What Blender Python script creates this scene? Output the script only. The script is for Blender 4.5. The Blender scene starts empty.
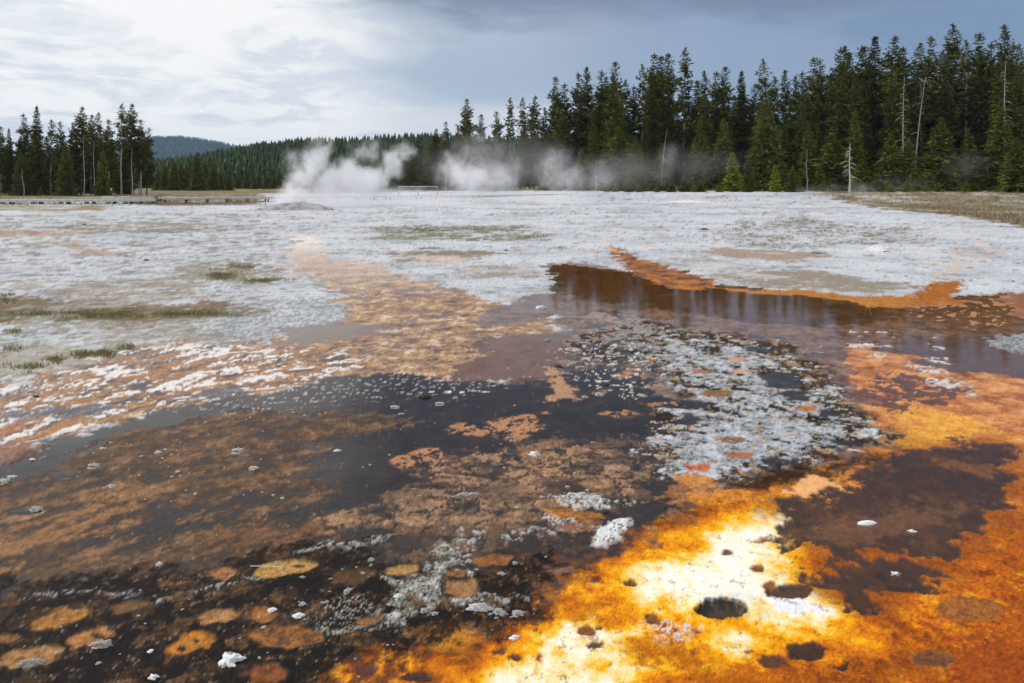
import bpy, math, random
import numpy as np
from mathutils import Vector, Matrix
R = math.radians
sc = bpy.context.scene
C = sc.collection

# ------------------------------------------------------------------ camera
CAM_H, F = 1.7, 683.0
cam = bpy.data.objects.new('camera', bpy.data.cameras.new('camera'))
C.objects.link(cam)
cam.location = (0, 0, CAM_H)
cam.rotation_euler = (R(90), 0, 0)          # level camera, frame shifted down: upright trees stay upright
cam.data.shift_y = -(341.5 - 184)/1024
cam.data.sensor_width = 36
cam.data.lens = 36 * F / 1024
cam.data.clip_start = 0.05
cam.data.clip_end = 20000
sc.camera = cam

# ------------------------------------------------------------------ world, sun, exposure
SUN_EL, SUN_AZ = R(48), R(-75)          # azimuth from +Y (view direction), negative = to the left
w = bpy.data.worlds.new('World'); sc.world = w; w.use_nodes = True
nt = w.node_tree; nt.nodes.clear()
def N(tree, typ, **kw):
    n = tree.nodes.new(typ)
    for k, v in kw.items(): setattr(n, k, v)
    return n
def lk(tree, a, b): tree.links.new(a, b)
def math_(tree, op, a, b=None, c=None, clamp=False):
    n = N(tree, 'ShaderNodeMath', operation=op, use_clamp=clamp)
    for i, v in enumerate((a, b, c)):
        if v is None: continue
        if isinstance(v, (int, float)): n.inputs[i].default_value = v
        else: lk(tree, v, n.inputs[i])
    return n.outputs[0]
def sstep(tree, v, lo, hi):
    n = N(tree, 'ShaderNodeMapRange', interpolation_type='SMOOTHSTEP')
    n.inputs[1].default_value = lo; n.inputs[2].default_value = hi
    lk(tree, v, n.inputs[0]); return n.outputs[0]
def mixc(tree, f, a, b):
    n = N(tree, 'ShaderNodeMix', data_type='RGBA')
    for sock, v in ((n.inputs[0], f), (n.inputs[6], a), (n.inputs[7], b)):
        if isinstance(v, (int, float)): sock.default_value = v
        elif isinstance(v, tuple): sock.default_value = (*v, 1) if len(v) == 3 else v
        else: lk(tree, v, sock)
    return n.outputs[2]
def s2l(r, g, b):
    f = lambda c: (c/255/12.92) if c/255 <= 0.04045 else ((c/255 + 0.055)/1.055)**2.4
    return (f(r), f(g), f(b))
sky = N(nt, 'ShaderNodeTexSky', sky_type='NISHITA', sun_disc=False)
sky.sun_elevation = SUN_EL; sky.sun_rotation = SUN_AZ; sky.dust_density = 2.0
tc = N(nt, 'ShaderNodeTexCoord')
sep = N(nt, 'ShaderNodeSeparateXYZ'); lk(nt, tc.outputs['Generated'], sep.inputs[0])
dx, dy, dz = sep.outputs
az = N(nt, 'ShaderNodeMath', operation='ARCTAN2'); lk(nt, dx, az.inputs[0]); lk(nt, dy, az.inputs[1])
az = az.outputs[0]                                      # 0 = view direction, + = right
# cloud-layer coordinates: direction projected on a flat deck, softened at the horizon
zz = math_(nt, 'ADD', math_(nt, 'MAXIMUM', dz, 0.0), 0.16)
cmb = N(nt, 'ShaderNodeCombineXYZ')
lk(nt, math_(nt, 'DIVIDE', dx, zz), cmb.inputs[0]); lk(nt, math_(nt, 'DIVIDE', dy, zz), cmb.inputs[1])
def noise(tree, vec, scale, detail=6, rough=0.55, dist=0.0, dims='3D'):
    n = N(tree, 'ShaderNodeTexNoise', noise_dimensions=dims)
    n.inputs['Scale'].default_value = scale; n.inputs['Detail'].default_value = detail
    n.inputs['Roughness'].default_value = rough; n.inputs['Distortion'].default_value = dist
    if vec is not None: lk(tree, vec, n.inputs['Vector'])
    return n.outputs[0]
nA = noise(nt, cmb.outputs[0], 1.5, 8, 0.58, 0.5)
mp = N(nt, 'ShaderNodeMapping'); mp.inputs['Location'].default_value = (3.7, 1.3, 5); lk(nt, cmb.outputs[0], mp.inputs[0])
nB = noise(nt, mp.outputs[0], 3.2, 8, 0.6, 0.4)
mp2 = N(nt, 'ShaderNodeMapping'); mp2.inputs['Location'].default_value = (9, 4, 2); mp2.inputs['Scale'].default_value = (1, 1, 3.0)
lk(nt, tc.outputs['Generated'], mp2.inputs[0])
nC = noise(nt, mp2.outputs[0], 3.0, 5, 0.5, 0.3)
# left: bright broken cloud with pale blue and soft grey undersides
bright = mixc(nt, sstep(nt, nA, 0.42, 0.56), s2l(220, 225, 231), s2l(251, 250, 248))
bright = mixc(nt, math_(nt, 'MULTIPLY', sstep(nt, nB, 0.50, 0.62), 0.8), bright, s2l(252, 251, 248))
bright = mixc(nt, math_(nt, 'MULTIPLY', sstep(nt, nA, 0.38, 0.28), 0.7), bright, s2l(205, 221, 233))
# rain curtain: grey-blue, darker to the right
rain = mixc(nt, sstep(nt, az, -0.25, 0.42), s2l(192, 202, 214), s2l(122, 144, 174))
rain = mixc(nt, math_(nt, 'MULTIPLY', sstep(nt, nC, 0.35, 0.65), 0.5), rain, s2l(158, 174, 197))
# dark cloud base along the top
top = sstep(nt, math_(nt, 'ADD', dz, math_(nt, 'MULTIPLY', math_(nt, 'SUBTRACT', nA, 0.5), 0.16)), 0.205, 0.262)
topm = math_(nt, 'MULTIPLY', top, sstep(nt, math_(nt, 'ADD', az, math_(nt, 'MULTIPLY', math_(nt, 'SUBTRACT', nB, 0.5), 0.25)), -0.34, -0.16))
rain = mixc(nt, math_(nt, 'MULTIPLY', topm, 0.8), rain, s2l(116, 128, 153))
# pale opening low over the horizon, left of the forest
low = sstep(nt, math_(nt, 'ADD', dz, math_(nt, 'MULTIPLY', math_(nt, 'SUBTRACT', nB, 0.5), 0.05)), 0.15, 0.085)
lowm = math_(nt, 'MULTIPLY', low, math_(nt, 'MULTIPLY', sstep(nt, az, 0.34, 0.06), 0.85))
gap = mixc(nt, sstep(nt, dz, 0.105, 0.135), s2l(226, 229, 231), s2l(176, 196, 219))
rain = mixc(nt, lowm, rain, gap)
m1 = sstep(nt, math_(nt, 'ADD', az, math_(nt, 'ADD', math_(nt, 'MULTIPLY', math_(nt, 'SUBTRACT', nC, 0.5), 0.30),
           math_(nt, 'MULTIPLY', math_(nt, 'SUBTRACT', nB, 0.5), 0.15))), -0.32, -0.08)
m1 = math_(nt, 'MAXIMUM', m1, topm)
m1 = math_(nt, 'MULTIPLY', m1, sstep(nt, dy, -0.2, 0.3))
cloud = mixc(nt, m1, bright, rain)
# overhead: a broken bright deck that lights the scene
over = mixc(nt, sstep(nt, nA, 0.35, 0.65), s2l(176, 184, 198), s2l(236, 235, 234))
cloud = mixc(nt, sstep(nt, dz, 0.30, 0.55), cloud, over)
bgS = N(nt, 'ShaderNodeBackground'); bgS.inputs[1].default_value = 0.10; lk(nt, sky.outputs[0], bgS.inputs[0])
bgC = N(nt, 'ShaderNodeBackground'); bgC.inputs[1].default_value = 1.0; lk(nt, cloud, bgC.inputs[0])
mxs = N(nt, 'ShaderNodeMixShader'); mxs.inputs[0].default_value = 0.94
lk(nt, bgS.outputs[0], mxs.inputs[1]); lk(nt, bgC.outputs[0], mxs.inputs[2])
wo = N(nt, 'ShaderNodeOutputWorld'); lk(nt, mxs.outputs[0], wo.inputs[0])

sl = bpy.data.lights.new('sun', 'SUN'); sl.energy = 2.3; sl.angle = R(6); sl.color = (1.0, 0.95, 0.88)
sun = bpy.data.objects.new('sun', sl); C.objects.link(sun)
sd = Vector((math.sin(SUN_AZ)*math.cos(SUN_EL), math.cos(SUN_AZ)*math.cos(SUN_EL), math.sin(SUN_EL)))
sun.rotation_euler = sd.to_track_quat('Z', 'Y').to_euler(); sun.location = (0, 0, 50)
vs = sc.view_settings
sc.display_settings.display_device = 'sRGB'
vs.view_transform = 'Standard'; vs.look = 'None'; vs.exposure = 0.1; vs.gamma = 1.0; vs.use_curve_mapping = False
cy = sc.cycles
sc.render.engine = 'CYCLES'
cy.use_denoising = True
cy.max_bounces = 8; cy.diffuse_bounces = 2; cy.glossy_bounces = 3; cy.transmission_bounces = 2
cy.transparent_max_bounces = 12; cy.volume_bounces = 4
cy.caustics_reflective = False; cy.caustics_refractive = False
cy.volume_step_rate = 1.0; cy.volume_max_steps = 96

# ------------------------------------------------------------------ picture <-> place
def ray(u, v):
    return np.array(((u - 512)/F, 1.0, (184.0 - v)/F))
def at(u, v, z=0.0):
    d = ray(u, v); t = (z - CAM_H)/d[2]
    return Vector((d[0]*t, d[1]*t, z))
def at_d(u, v, Y):
    d = ray(u, v); t = Y/d[1]
    return Vector((d[0]*t, Y, CAM_H + d[2]*t))
def sm(v, a, b):
    t = np.clip((v - a)/(b - a), 0, 1); return t*t*(3 - 2*t)
def rise(x, y):
    """broad lie of the land: flat basin, climbing very gently to the right-hand forest"""
    r = 0.75*sm(y, 55, 100)*sm(x, -35, 10)
    return r

# ------------------------------------------------------------------ helpers
def link(o, parent=None):
    C.objects.link(o)
    if parent is not None: o.parent = parent
    return o
def tag(o, label=None, cat=None, group=None, kind=None):
    if label: o['label'] = label
    if cat: o['category'] = cat
    if group: o['group'] = group
    if kind: o['kind'] = kind
    return o
def mesh_obj(name, verts, faces, mat, parent=None, smooth=False):
    me = bpy.data.meshes.new(name)
    if isinstance(verts, np.ndarray):
        me.vertices.add(len(verts)); me.vertices.foreach_set('co', verts.astype(np.float32).ravel())
        k = faces.shape[1]
        me.loops.add(faces.size); me.loops.foreach_set('vertex_index', faces.astype(np.int32).ravel())
        me.polygons.add(len(faces)); me.polygons.foreach_set('loop_start', np.arange(0, faces.size, k, dtype=np.int32))
        me.update(calc_edges=True)
    else:
        me.from_pydata(verts, [], faces); me.update()
    if smooth: me.polygons.foreach_set('use_smooth', np.ones(len(me.polygons), bool))
    if mat: me.materials.append(mat)
    return link(bpy.data.objects.new(name, me), parent)
def empty(name, loc, rz=0.0):
    o = bpy.data.objects.new(name, None); o.location = loc; o.rotation_euler = (0, 0, rz)
    o.empty_display_size = 0.3
    return link(o)
def copy_tree(src, loc, rz=0, scale=1.0):
    c = src.copy(); C.objects.link(c); c.location = loc; c.rotation_euler = (0, 0, rz)
    c.scale = scale if isinstance(scale, tuple) else (scale,)*3
    for ch in list(src.children):
        d = ch.copy(); C.objects.link(d); d.parent = c
    return c
def new_mat(name):
    m = bpy.data.materials.new(name); m.use_nodes = True
    t = m.node_tree; b = t.nodes['Principled BSDF']; return m, t, b
def simple_mat(name, col, rough=0.8, var=0.35, scale=8.0, col2=None, bump=0.3, bscale=30.0):
    m, t, b = new_mat(name)
    tcn = N(t, 'ShaderNodeTexCoord')
    n = noise(t, tcn.outputs['Object'], scale, 6, 0.6)
    c2 = col2 or tuple(c*(1 - var) for c in col)
    lk(t, mixc(t, sstep(t, n, 0.35, 0.65), col, c2), b.inputs['Base Color'])
    b.inputs['Roughness'].default_value = rough
    if bump:
        bn = N(t, 'ShaderNodeBump'); bn.inputs['Strength'].default_value = bump; bn.inputs['Distance'].default_value = 0.02
        lk(t, noise(t, tcn.outputs['Object'], bscale, 4, 0.6), bn.inputs['Height']); lk(t, bn.outputs[0], b.inputs['Normal'])
    return m

# vectorised gradient noise
def _hash(ix, iy, seed):
    h = (ix.astype(np.uint32)*np.uint32(374761393) + iy.astype(np.uint32)*np.uint32(668265263) + np.uint32(seed*2246822519 & 0xffffffff))
    h = (h ^ (h >> np.uint32(13)))*np.uint32(1274126177)
    return (h ^ (h >> np.uint32(16)))
def _grad(ix, iy, fx, fy, seed):
    a = (_hash(ix, iy, seed) & np.uint32(1023)).astype(np.float32)*np.float32(2*math.pi/1024)
    return np.cos(a)*fx + np.sin(a)*fy
def perlin(x, y, seed=0):
    x = np.asarray(x, np.float64); y = np.asarray(y, np.float64)
    ix = np.floor(x); iy = np.floor(y); fx = (x - ix).astype(np.float32); fy = (y - iy).astype(np.float32)
    ix = ix.astype(np.int64).astype(np.int32); iy = iy.astype(np.int64).astype(np.int32)
    u = fx*fx*fx*(fx*(fx*6 - 15) + 10); v = fy*fy*fy*(fy*(fy*6 - 15) + 10)
    n00 = _grad(ix, iy, fx, fy, seed); n10 = _grad(ix+1, iy, fx-1, fy, seed)
    n01 = _grad(ix, iy+1, fx, fy-1, seed); n11 = _grad(ix+1, iy+1, fx-1, fy-1, seed)
    a = n00 + u*(n10 - n00); b = n01 + u*(n11 - n01)
    return (a + v*(b - a))*1.5
def fbm(x, y, octv=4, seed=0, gain=0.5):
    s = 0; a = 1.0; t = 0
    for o in range(octv):
        s = s + a*perlin(x*2**o + 17.3*o, y*2**o - 9.1*o, seed*31 + o); t += a; a *= gain
    return s/t*2.0

# ------------------------------------------------------------------ the ground: one sheet, polar round the camera foot
def build_axes():
    th_d = np.arange(-0.80, 0.80, 1.28/F)
    rest = np.linspace(0.80, 2*math.pi - 0.80, 90)[:-1]
    th = np.concatenate([th_d, rest])
    rs = [0.25, 0.5, 0.8, 1.1, 1.35, 1.55]
    r = 1.7
    while r < 70:
        rs.append(r)
        v_per_m = F*CAM_H/(r*r + CAM_H*CAM_H)
        r += min(1.15/v_per_m, 0.035*r)
    while r < 6200:
        rs.append(r); r *= 1.06
    return th, np.array(rs)
TH, RS = build_axes()
nth, nr = len(TH), len(RS)
G_th, G_r = np.meshgrid(TH, RS)
gx = (G_r*np.sin(G_th)).ravel(); gy = (G_r*np.cos(G_th)).ravel()
gr = G_r.ravel(); gth = G_th.ravel().copy(); gth[gth > math.pi] -= 2*math.pi
grho = np.log(gr)
NV = len(gx)
front = (np.abs(gth) < 0.81) & (gr < 130) & (gr > 1.3)
FI = np.nonzero(front)[0]
X, Y, TT, RHO, RR = gx[FI], gy[FI], gth[FI], grho[FI], gr[FI]
n = len(FI)
def to_lp(pts, closed=True):
    out = []
    dense = []
    m = len(pts)
    for i in range(m):
        a, b = pts[i], pts[(i + 1) % m]
        k = 1 + int(math.hypot(a[0] - b[0], a[1] - b[1])/70) if (closed or i < m - 1) else 1
        dense += [(a[0] + (b[0] - a[0])*j/k, a[1] + (b[1] - a[1])*j/k) for j in range(k)]
    for u, v in dense:
        p = at(u, max(v, 193.5)); out.append((math.atan2(p.x, p.y), math.log(math.hypot(p.x, p.y))))
    return np.array(out)
_wc = {}
def warpf(k, seed):
    key = (k, seed)
    if key not in _wc: _wc[key] = (fbm(TT*k, RHO*k, 4, seed, 0.6), fbm(TT*k + 50, RHO*k + 50, 4, seed + 7, 0.6))
    return _wc[key]
def sdf_poly(P, tx, ty, closed=True):
    d = np.full(len(tx), 1e9); inside = np.zeros(len(tx), bool)
    m = len(P)
    for i in range(m if closed else m - 1):
        ax, ay = P[i]; bx, by = P[(i+1) % m]
        ex, ey = bx - ax, by - ay
        wx, wy = tx - ax, ty - ay
        t = np.clip((wx*ex + wy*ey)/(ex*ex + ey*ey + 1e-12), 0, 1)
        qx, qy = wx - ex*t, wy - ey*t
        d = np.minimum(d, qx*qx + qy*qy)
        if closed:
            c = ((ay > ty) != (by > ty)) & (tx < ex*(ty - ay)/(ey if ey else 1e-12) + ax)
            inside ^= c
    d = np.sqrt(d)
    return np.where(inside, d, -d) if closed else d
SEED = [100]
def _mask(P, soft, warp, k, closed, width=0):
    s, wa = soft/F, warp/F
    if k is None: k = 220/max(warp, 2.0)
    k = round(k, 1)
    pad = s + wa*1.6 + width/F
    lo = P.min(0) - pad; hi = P.max(0) + pad
    idx = np.nonzero((TT > lo[0]) & (TT < hi[0]) & (RHO > lo[1]) & (RHO < hi[1]))[0]
    out = np.zeros(n, np.float32)
    if len(idx) == 0: return out
    if warp > 0:
        wx, wy = warpf(k, SEED[0] % 3); tx = TT[idx] + wx[idx]*wa; ty = RHO[idx] + wy[idx]*wa
        SEED[0] += 1
    else: tx, ty = TT[idx], RHO[idx]
    d = sdf_poly(P, tx, ty, closed)
    if not closed: d = width/F - d
    out[idx] = np.clip(0.5 + d/(2*max(s, 1e-4)), 0, 1)
    return out
RAG = []
def A(*pts, soft=4, warp=10, k=None, rag=1.0):
    m = _mask(to_lp(pts), soft*2.2 + 3, warp*1.7, k or 300/max(warp*1.7, 2), True)
    if not RAG: RAG.append(fbm(TT*70 + 3, RHO*70 + 8, 5, 91, 0.7)*0.30 + fbm(TT*24 + 3, RHO*24, 3, 92, 0.6)*0.12)
    w_ = 0.5 - 0.28*rag
    return (sm(m + RAG[0]*rag*1.25, 0.5 - 0.22/rag*1.0 if rag >= 1 else 0.5 - 0.4*(1 - rag) - 0.22*rag, 0.5 + 0.22 if rag >= 1 else 0.5 + 0.4*(1 - rag) + 0.22*rag)*sm(m, 0.0, 0.12)).astype(np.float32)
def E(cx, cy_, rx, ry, rot=0, soft=2, warp=4, k=None):
    c, s = math.cos(R(rot)), math.sin(R(rot))
    pts = [(cx + rx*math.cos(a)*c - ry*math.sin(a)*s, cy_ + rx*math.cos(a)*s + ry*math.sin(a)*c) for a in np.linspace(0, 2*math.pi, 15)[:-1]]
    return _mask(to_lp(pts), soft, warp, k, True)
def Ln(*pts, width=1, soft=1, warp=3, k=None): return _mask(to_lp(pts, False), soft, warp, k, False, width)
def G(*pts, soft=50, warp=20, k=None):
    """slow ramp: 0 outside, 0.5 on the outline, 1 soft pixels inside it"""
    return _mask(to_lp(pts), soft, warp, k or 300/max(warp, 2), True)
def voronoi(x, y, seed):
    ix, iy = np.floor(x), np.floor(y); f1 = np.full(x.shape, 9.0, np.float32); f2 = f1.copy(); cid = np.zeros(x.shape, np.uint32)
    for ox in (-1, 0, 1):
        for oy in (-1, 0, 1):
            cx, cy2 = (ix + ox).astype(np.int32), (iy + oy).astype(np.int32); h = _hash(cx, cy2, seed)
            px = cx + 0.15 + 0.7*(h & np.uint32(1023)).astype(np.float32)/1023; py = cy2 + 0.15 + 0.7*((h >> np.uint32(10)) & np.uint32(1023)).astype(np.float32)/1023
            d = np.hypot(x - px, y - py).astype(np.float32); c = d < f1
            f2 = np.where(c, f1, np.minimum(f2, d)); cid = np.where(c, h, cid); f1 = np.where(c, d, f1)
    return f1, f2, ((cid >> np.uint32(20)) & np.uint32(1023)).astype(np.float32)/1023
col = np.zeros((n, 3), np.float32); wet = np.zeros(n, np.float32); H = np.zeros(n, np.float32)
def srgb(c): return np.array(s2l(*c), np.float32)
def paint(m, c, wt=None):
    if isinstance(c, tuple): c = srgb(c)
    mm = m[:, None]; col[:] = col*(1 - mm) + c*mm
    if wt is not None: wet[:] = wet*(1 - m) + wt*m
def setH(m, h): H[:] = H*(1 - m) + h*m
def blend(t, *cols):
    """piecewise colour ramp, t in 0..1"""
    cs = np.stack([srgb(c) for c in cols]); k = len(cs) - 1
    t = np.clip(t, 0, 1)*k; i = np.minimum(t.astype(int), k - 1); f = (t - i)[:, None]
    return (cs[i]*(1 - f) + cs[i+1]*f).astype(np.float32)

# noise fields.  w* follow the place (metres), q* grow with distance
w1 = fbm(X*0.35, Y*0.35, 5, 1, 0.6)
w2 = fbm(X*2.2, Y*2.2, 5, 2, 0.6)
w3 = fbm(X*9, Y*9, 5, 3, 0.6)
w4 = fbm(X*40, Y*40, 3, 4, 0.7)
q1 = fbm(TT*9, RHO*9, 5, 5, 0.6)
q2 = fbm(TT*30, RHO*30, 5, 6, 0.62)
q3 = fbm(TT*90, RHO*90, 4, 7, 0.65)
q4 = perlin(TT*260, RHO*260, 8)
q5 = fbm(TT*45 + 9, RHO*45 + 4, 5, 9, 0.65)
fine = (q3 + q4)*0.5
strk0 = fbm(TT*16 + 3, RHO*34, 5, 61, 0.65)
ridged = 1 - np.abs(q2*1.6)
ridgef = 1 - np.abs(q3*1.7)

# ---- base: pale sinter flat
t = 0.72 + 0.24*q1 + 0.10*q2 + 0.12*q3 + 0.07*q4 - 0.22*sm(strk0, 0.2, 0.9)
paint(np.ones(n, np.float32), blend(t, (116, 113, 108), (160, 163, 166), (184, 188, 194), (205, 207, 209)), 0.1)
H[:] = 0.028 + 0.007*q1 + 0.003*q2 + 0.0015*q3
spk = sm(q5 + 0.5*q4, 0.42, 0.75)
paint(spk*0.55, (104, 98, 88))
# far flat is cleaner and brighter
# tan and brown films over the flat
def stain(m, c, amt=0.8, thr=(-0.15, 0.35), f=None):
    f = q2*0.7 + q3*0.5 if f is None else f
    paint(m*sm(f, thr[0] - 0.45, thr[1] - 0.2)*min(amt*1.1, 1), c)
tanstrip = A((-80, 206), (105, 206), (110, 211), (-80, 212), soft=3, warp=5)
stain(tanstrip, (150, 130, 84), 0.9, (-0.5, 0.1))
for a in ([( -60, 229), (50, 231), (112, 231), (60, 236), (-60, 238)], [(30, 244), (60, 240), (100, 243), (84, 249), (40, 248)], [(60, 252), (100, 250), (150, 252), (96, 256)]):
    stain(A(*a, soft=6, warp=12), (186, 150, 126), 0.85, (-0.4, 0.2))
stain(A((20, 226), (160, 222), (260, 228), (210, 232), (90, 234), soft=6, warp=14), (132, 126, 108), 0.8)
stain(A((180, 264), (255, 262), (285, 278), (230, 288), (190, 282), soft=12, warp=20), (150, 138, 112), 0.85)
stain(A((-80, 292), (60, 298), (160, 304), (250, 306), (245, 318), (150, 324), (20, 322), (-80, 330), soft=10, warp=16), (128, 106, 78), 0.95, (-0.7, 0.0))
stain(A((60, 285), (150, 280), (220, 275), (200, 300), (100, 302), soft=14, warp=20), (160, 146, 126), 0.8, (-0.4, 0.3))
stain(A((60, 322), (230, 318), (250, 336), (200, 352), (100, 352), soft=14, warp=20), (156, 142, 118), 0.8, (-0.3, 0.3))
stain(A((-80, 345), (120, 350), (110, 372), (-80, 385), soft=14, warp=14), (168, 158, 136), 0.75, (-0.4, 0.3))
olive = np.maximum.reduce([A((-80, 306), (80, 310), (150, 312), (150, 319), (60, 322), (-80, 316), soft=4, warp=10),
    E(222, 276, 16, 4, soft=4, warp=8), A((150, 312), (235, 311), (235, 315), (170, 319), soft=3, warp=8),
    A((240, 280), (285, 280), (270, 283), (240, 283), soft=2, warp=5), A((225, 263), (258, 264), (250, 269), (230, 268), soft=2, warp=5)])
stain(olive, (98, 94, 48), 0.9, (-0.6, 0.0))
for cx_, cy_, rx, ry in ((85, 355, 12, 4), (103, 354, 9, 5), (55, 359, 10, 3), (30, 367, 16, 3), (126, 348, 6, 3), (16, 333, 8, 2)):
    stain(E(cx_, cy_, rx, ry, soft=3, warp=6), (122, 118, 74), 0.9, (-0.5, 0.2))
# middle: sparse plants and brown films
stain(A((370, 226), (520, 226), (560, 236), (500, 243), (380, 238), soft=8, warp=14), (128, 126, 96), 0.9, (0.0, 0.35))
stain(A((375, 254), (430, 250), (500, 252), (470, 262), (400, 262), soft=6, warp=10), (140, 118, 96), 0.85, (-0.3, 0.2))
stain(A((410, 256), (460, 256), (470, 262), (430, 265), soft=4, warp=6), (196, 168, 146), 0.9, (-0.6, 0.0))
stain(A((440, 268), (520, 266), (545, 276), (470, 280), soft=6, warp=10), (158, 138, 118), 0.7)
# right: speckled rise with dry plants, brown lee
stain(A((722, 226), (780, 216), (860, 222), (912, 232), (925, 246), (860, 244), (800, 252), (730, 246), soft=8, warp=14), (128, 120, 98), 0.8, (0.30, 0.80), q3 + 0.5*q2)
stain(A((700, 248), (780, 250), (830, 256), (790, 262), (720, 258), soft=5, warp=8), (168, 146, 126), 0.9, (-0.7, 0.0))
stain(A((716, 274), (800, 270), (900, 284), (930, 288), (860, 293), (760, 288), soft=7, warp=10), (150, 134, 114), 0.85, (-0.5, 0.1))
stain(A((650, 262), (700, 258), (760, 268), (760, 282), (700, 276), soft=8, warp=10), (160, 150, 138), 0.6, (-0.2, 0.3))
# meadow on the right, strip below the woods, strip behind the boardwalk
mead = A((812, 186), (1300, 186), (1300, 262), (1090, 240), (1030, 231), (1000, 222), (950, 215), (890, 210), (850, 204), (815, 198), soft=3, warp=8)
md = blend(0.5 + 0.5*q2 + 0.5*q4, (88, 76, 54), (140, 124, 92), (166, 152, 118))
paint(mead*0.97, md, 0.0)
stain(mead*A((880, 204), (960, 208), (1040, 214), (1140, 232), (1140, 250), (1020, 232), (940, 214), soft=2, warp=5), (106, 66, 32), 0.6, (-0.4, 0.3))
paint(A((480, 150), (1400, 150), (1400, 196.2), (820, 196.5), (480, 195.6), soft=1.2, warp=3)*0.95, md, 0.0)
paint(A((-300, 150), (262, 150), (262, 201.5), (-300, 202.5), soft=1.0, warp=3)*0.95, md*0.95, 0.0)
paint(A((120, 202), (262, 201), (262, 204.5), (160, 206), soft=1, warp=3)*0.9, (120, 96, 66))
# pale clean fan of runoff
paint(A((960, 262), (985, 250), (1000, 238), (985, 232), (940, 230), (980, 240), (950, 256), (930, 262), soft=8, warp=12)*sm(q3 + q2, -0.1, 0.4)*0.6, (222, 176, 142))
paint(A((968, 252), (990, 246), (985, 258), (955, 275), (930, 284), (925, 276), soft=5, warp=8)*sm(q3 + q2, -0.1, 0.4)*0.75, (214, 168, 120))

flat_ = 1 - sm(q1 + 0.5*w1, -0.5, 0.35)
paint(flat_*sm(q2 + 0.5*strk0, 0.0, 0.9)*0.4, (140, 135, 120))
paint(sm(strk0 + 0.3*q3, 0.4, 0.9)*sm(w1, -0.5, 0.4)*0.38, (132, 128, 120))
paint(sm(q4 + 0.8*q3, 0.95, 1.2)*0.6, (84, 78, 68))
paint(sm(q1 + 0.4*q2, 0.1, 0.8)*0.6, (196, 199, 203))
for pts in ([(478, 229), (520, 228), (560, 230), (588, 236), (602, 240)], [(300, 240), (288, 252), (276, 262), (296, 270)], [(640, 232), (700, 236), (760, 250)], [(340, 250), (380, 252), (430, 262)], [(900, 262), (960, 256), (1000, 262)], [(120, 246), (200, 250), (260, 246)], [(860, 232), (930, 236), (985, 250)], [(320, 262), (350, 275), (400, 288), (470, 300)]):
    paint(Ln(*pts, width=0.7, soft=1.0, warp=8, k=30)*sm(q3, -0.6, 0.1)*0.75, (104, 102, 100))
leftz = A((-300, 214), (280, 214), (300, 240), (270, 320), (190, 345), (60, 380), (-300, 400), soft=20, warp=20)
paint(leftz*sm(q2 + 0.4*q1, 0.05, 0.7)*0.6, (146, 130, 104))
paint(leftz*sm(fbm(TT*40, RHO*70, 4, 71, 0.6), 0.25, 0.6)*0.5, (104, 100, 88))
# ---- grey gravelly belt left of the channel
belt = A((250, 330), (170, 330), (230, 350), (330, 338), (370, 318), (345, 300), (300, 296), (255, 312), soft=16, warp=20)
paint(belt*sm(q3 + 0.6*q4, -0.3, 0.3)*0.7, (132, 136, 140))
paint(Ln((298, 240), (282, 262), (300, 272), (330, 290), width=1.5, soft=2, warp=5)*0.6, (112, 116, 120))
paint(Ln((395, 268), (430, 280), (470, 290), (520, 300), width=7, soft=6, warp=8)*sm(q3, -0.2, 0.3)*0.6, (122, 128, 138))

# ---- peach channel and the wide orange delta
chan = A((303, 236), (315, 240), (318, 252), (345, 260), (380, 268), (420, 280), (470, 296), (510, 306), (540, 314), (560, 330), (556, 350), (530, 356),
         (480, 372), (440, 384), (390, 376), (330, 380), (300, 386), (240, 402), (170, 416), (100, 428), (20, 444), (-60, 462), (-160, 470), (-200, 420), (-60, 418), (60, 385), (140, 372), (210, 352), (270, 342), (330, 330), (345, 318),
         (340, 298), (325, 286), (300, 272), (284, 264), (290, 250), soft=4, warp=10)
up = sm(RR, 9.5, 14)                          # paler, pinker upstream
cc = blend(0.50 + 0.55*q2 + 0.28*q3 + 0.1*q4, (96, 80, 74), (138, 108, 90), (172, 132, 96), (198, 162, 116), (206, 192, 174))
cu = blend(0.5 + 0.3*q2 + 0.15*q3, (172, 144, 126), (192, 166, 148), (204, 190, 178))
cu2 = blend(0.6 + 0.25*q2, (214, 198, 184), (230, 220, 210))
upp = sm(RR, 15, 22)[:, None]
cu = cu*(1 - upp) + cu2*upp
paint(chan, cc*(1 - up[:, None]) + cu*up[:, None], 0.55)
setH(chan, 0.006 + 0.004*q2 + 0.002*q3)
# mauve-grey ponds inside the delta
pond = chan*sm(q5*0.9 + 0.4*q1, 0.22, 0.5)*sm(RR, 5.5, 7.5)*sm(RR, 16, 12)
paint(pond*0.85, (146, 112, 100), 0.9); setH(pond*0.9, -0.004)
pond2 = A((290, 328), (330, 324), (400, 322), (390, 334), (330, 342), (262, 348), soft=5, warp=12)
paint(pond2*0.8, (140, 112, 98), 0.9); setH(pond2, -0.003)
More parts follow.
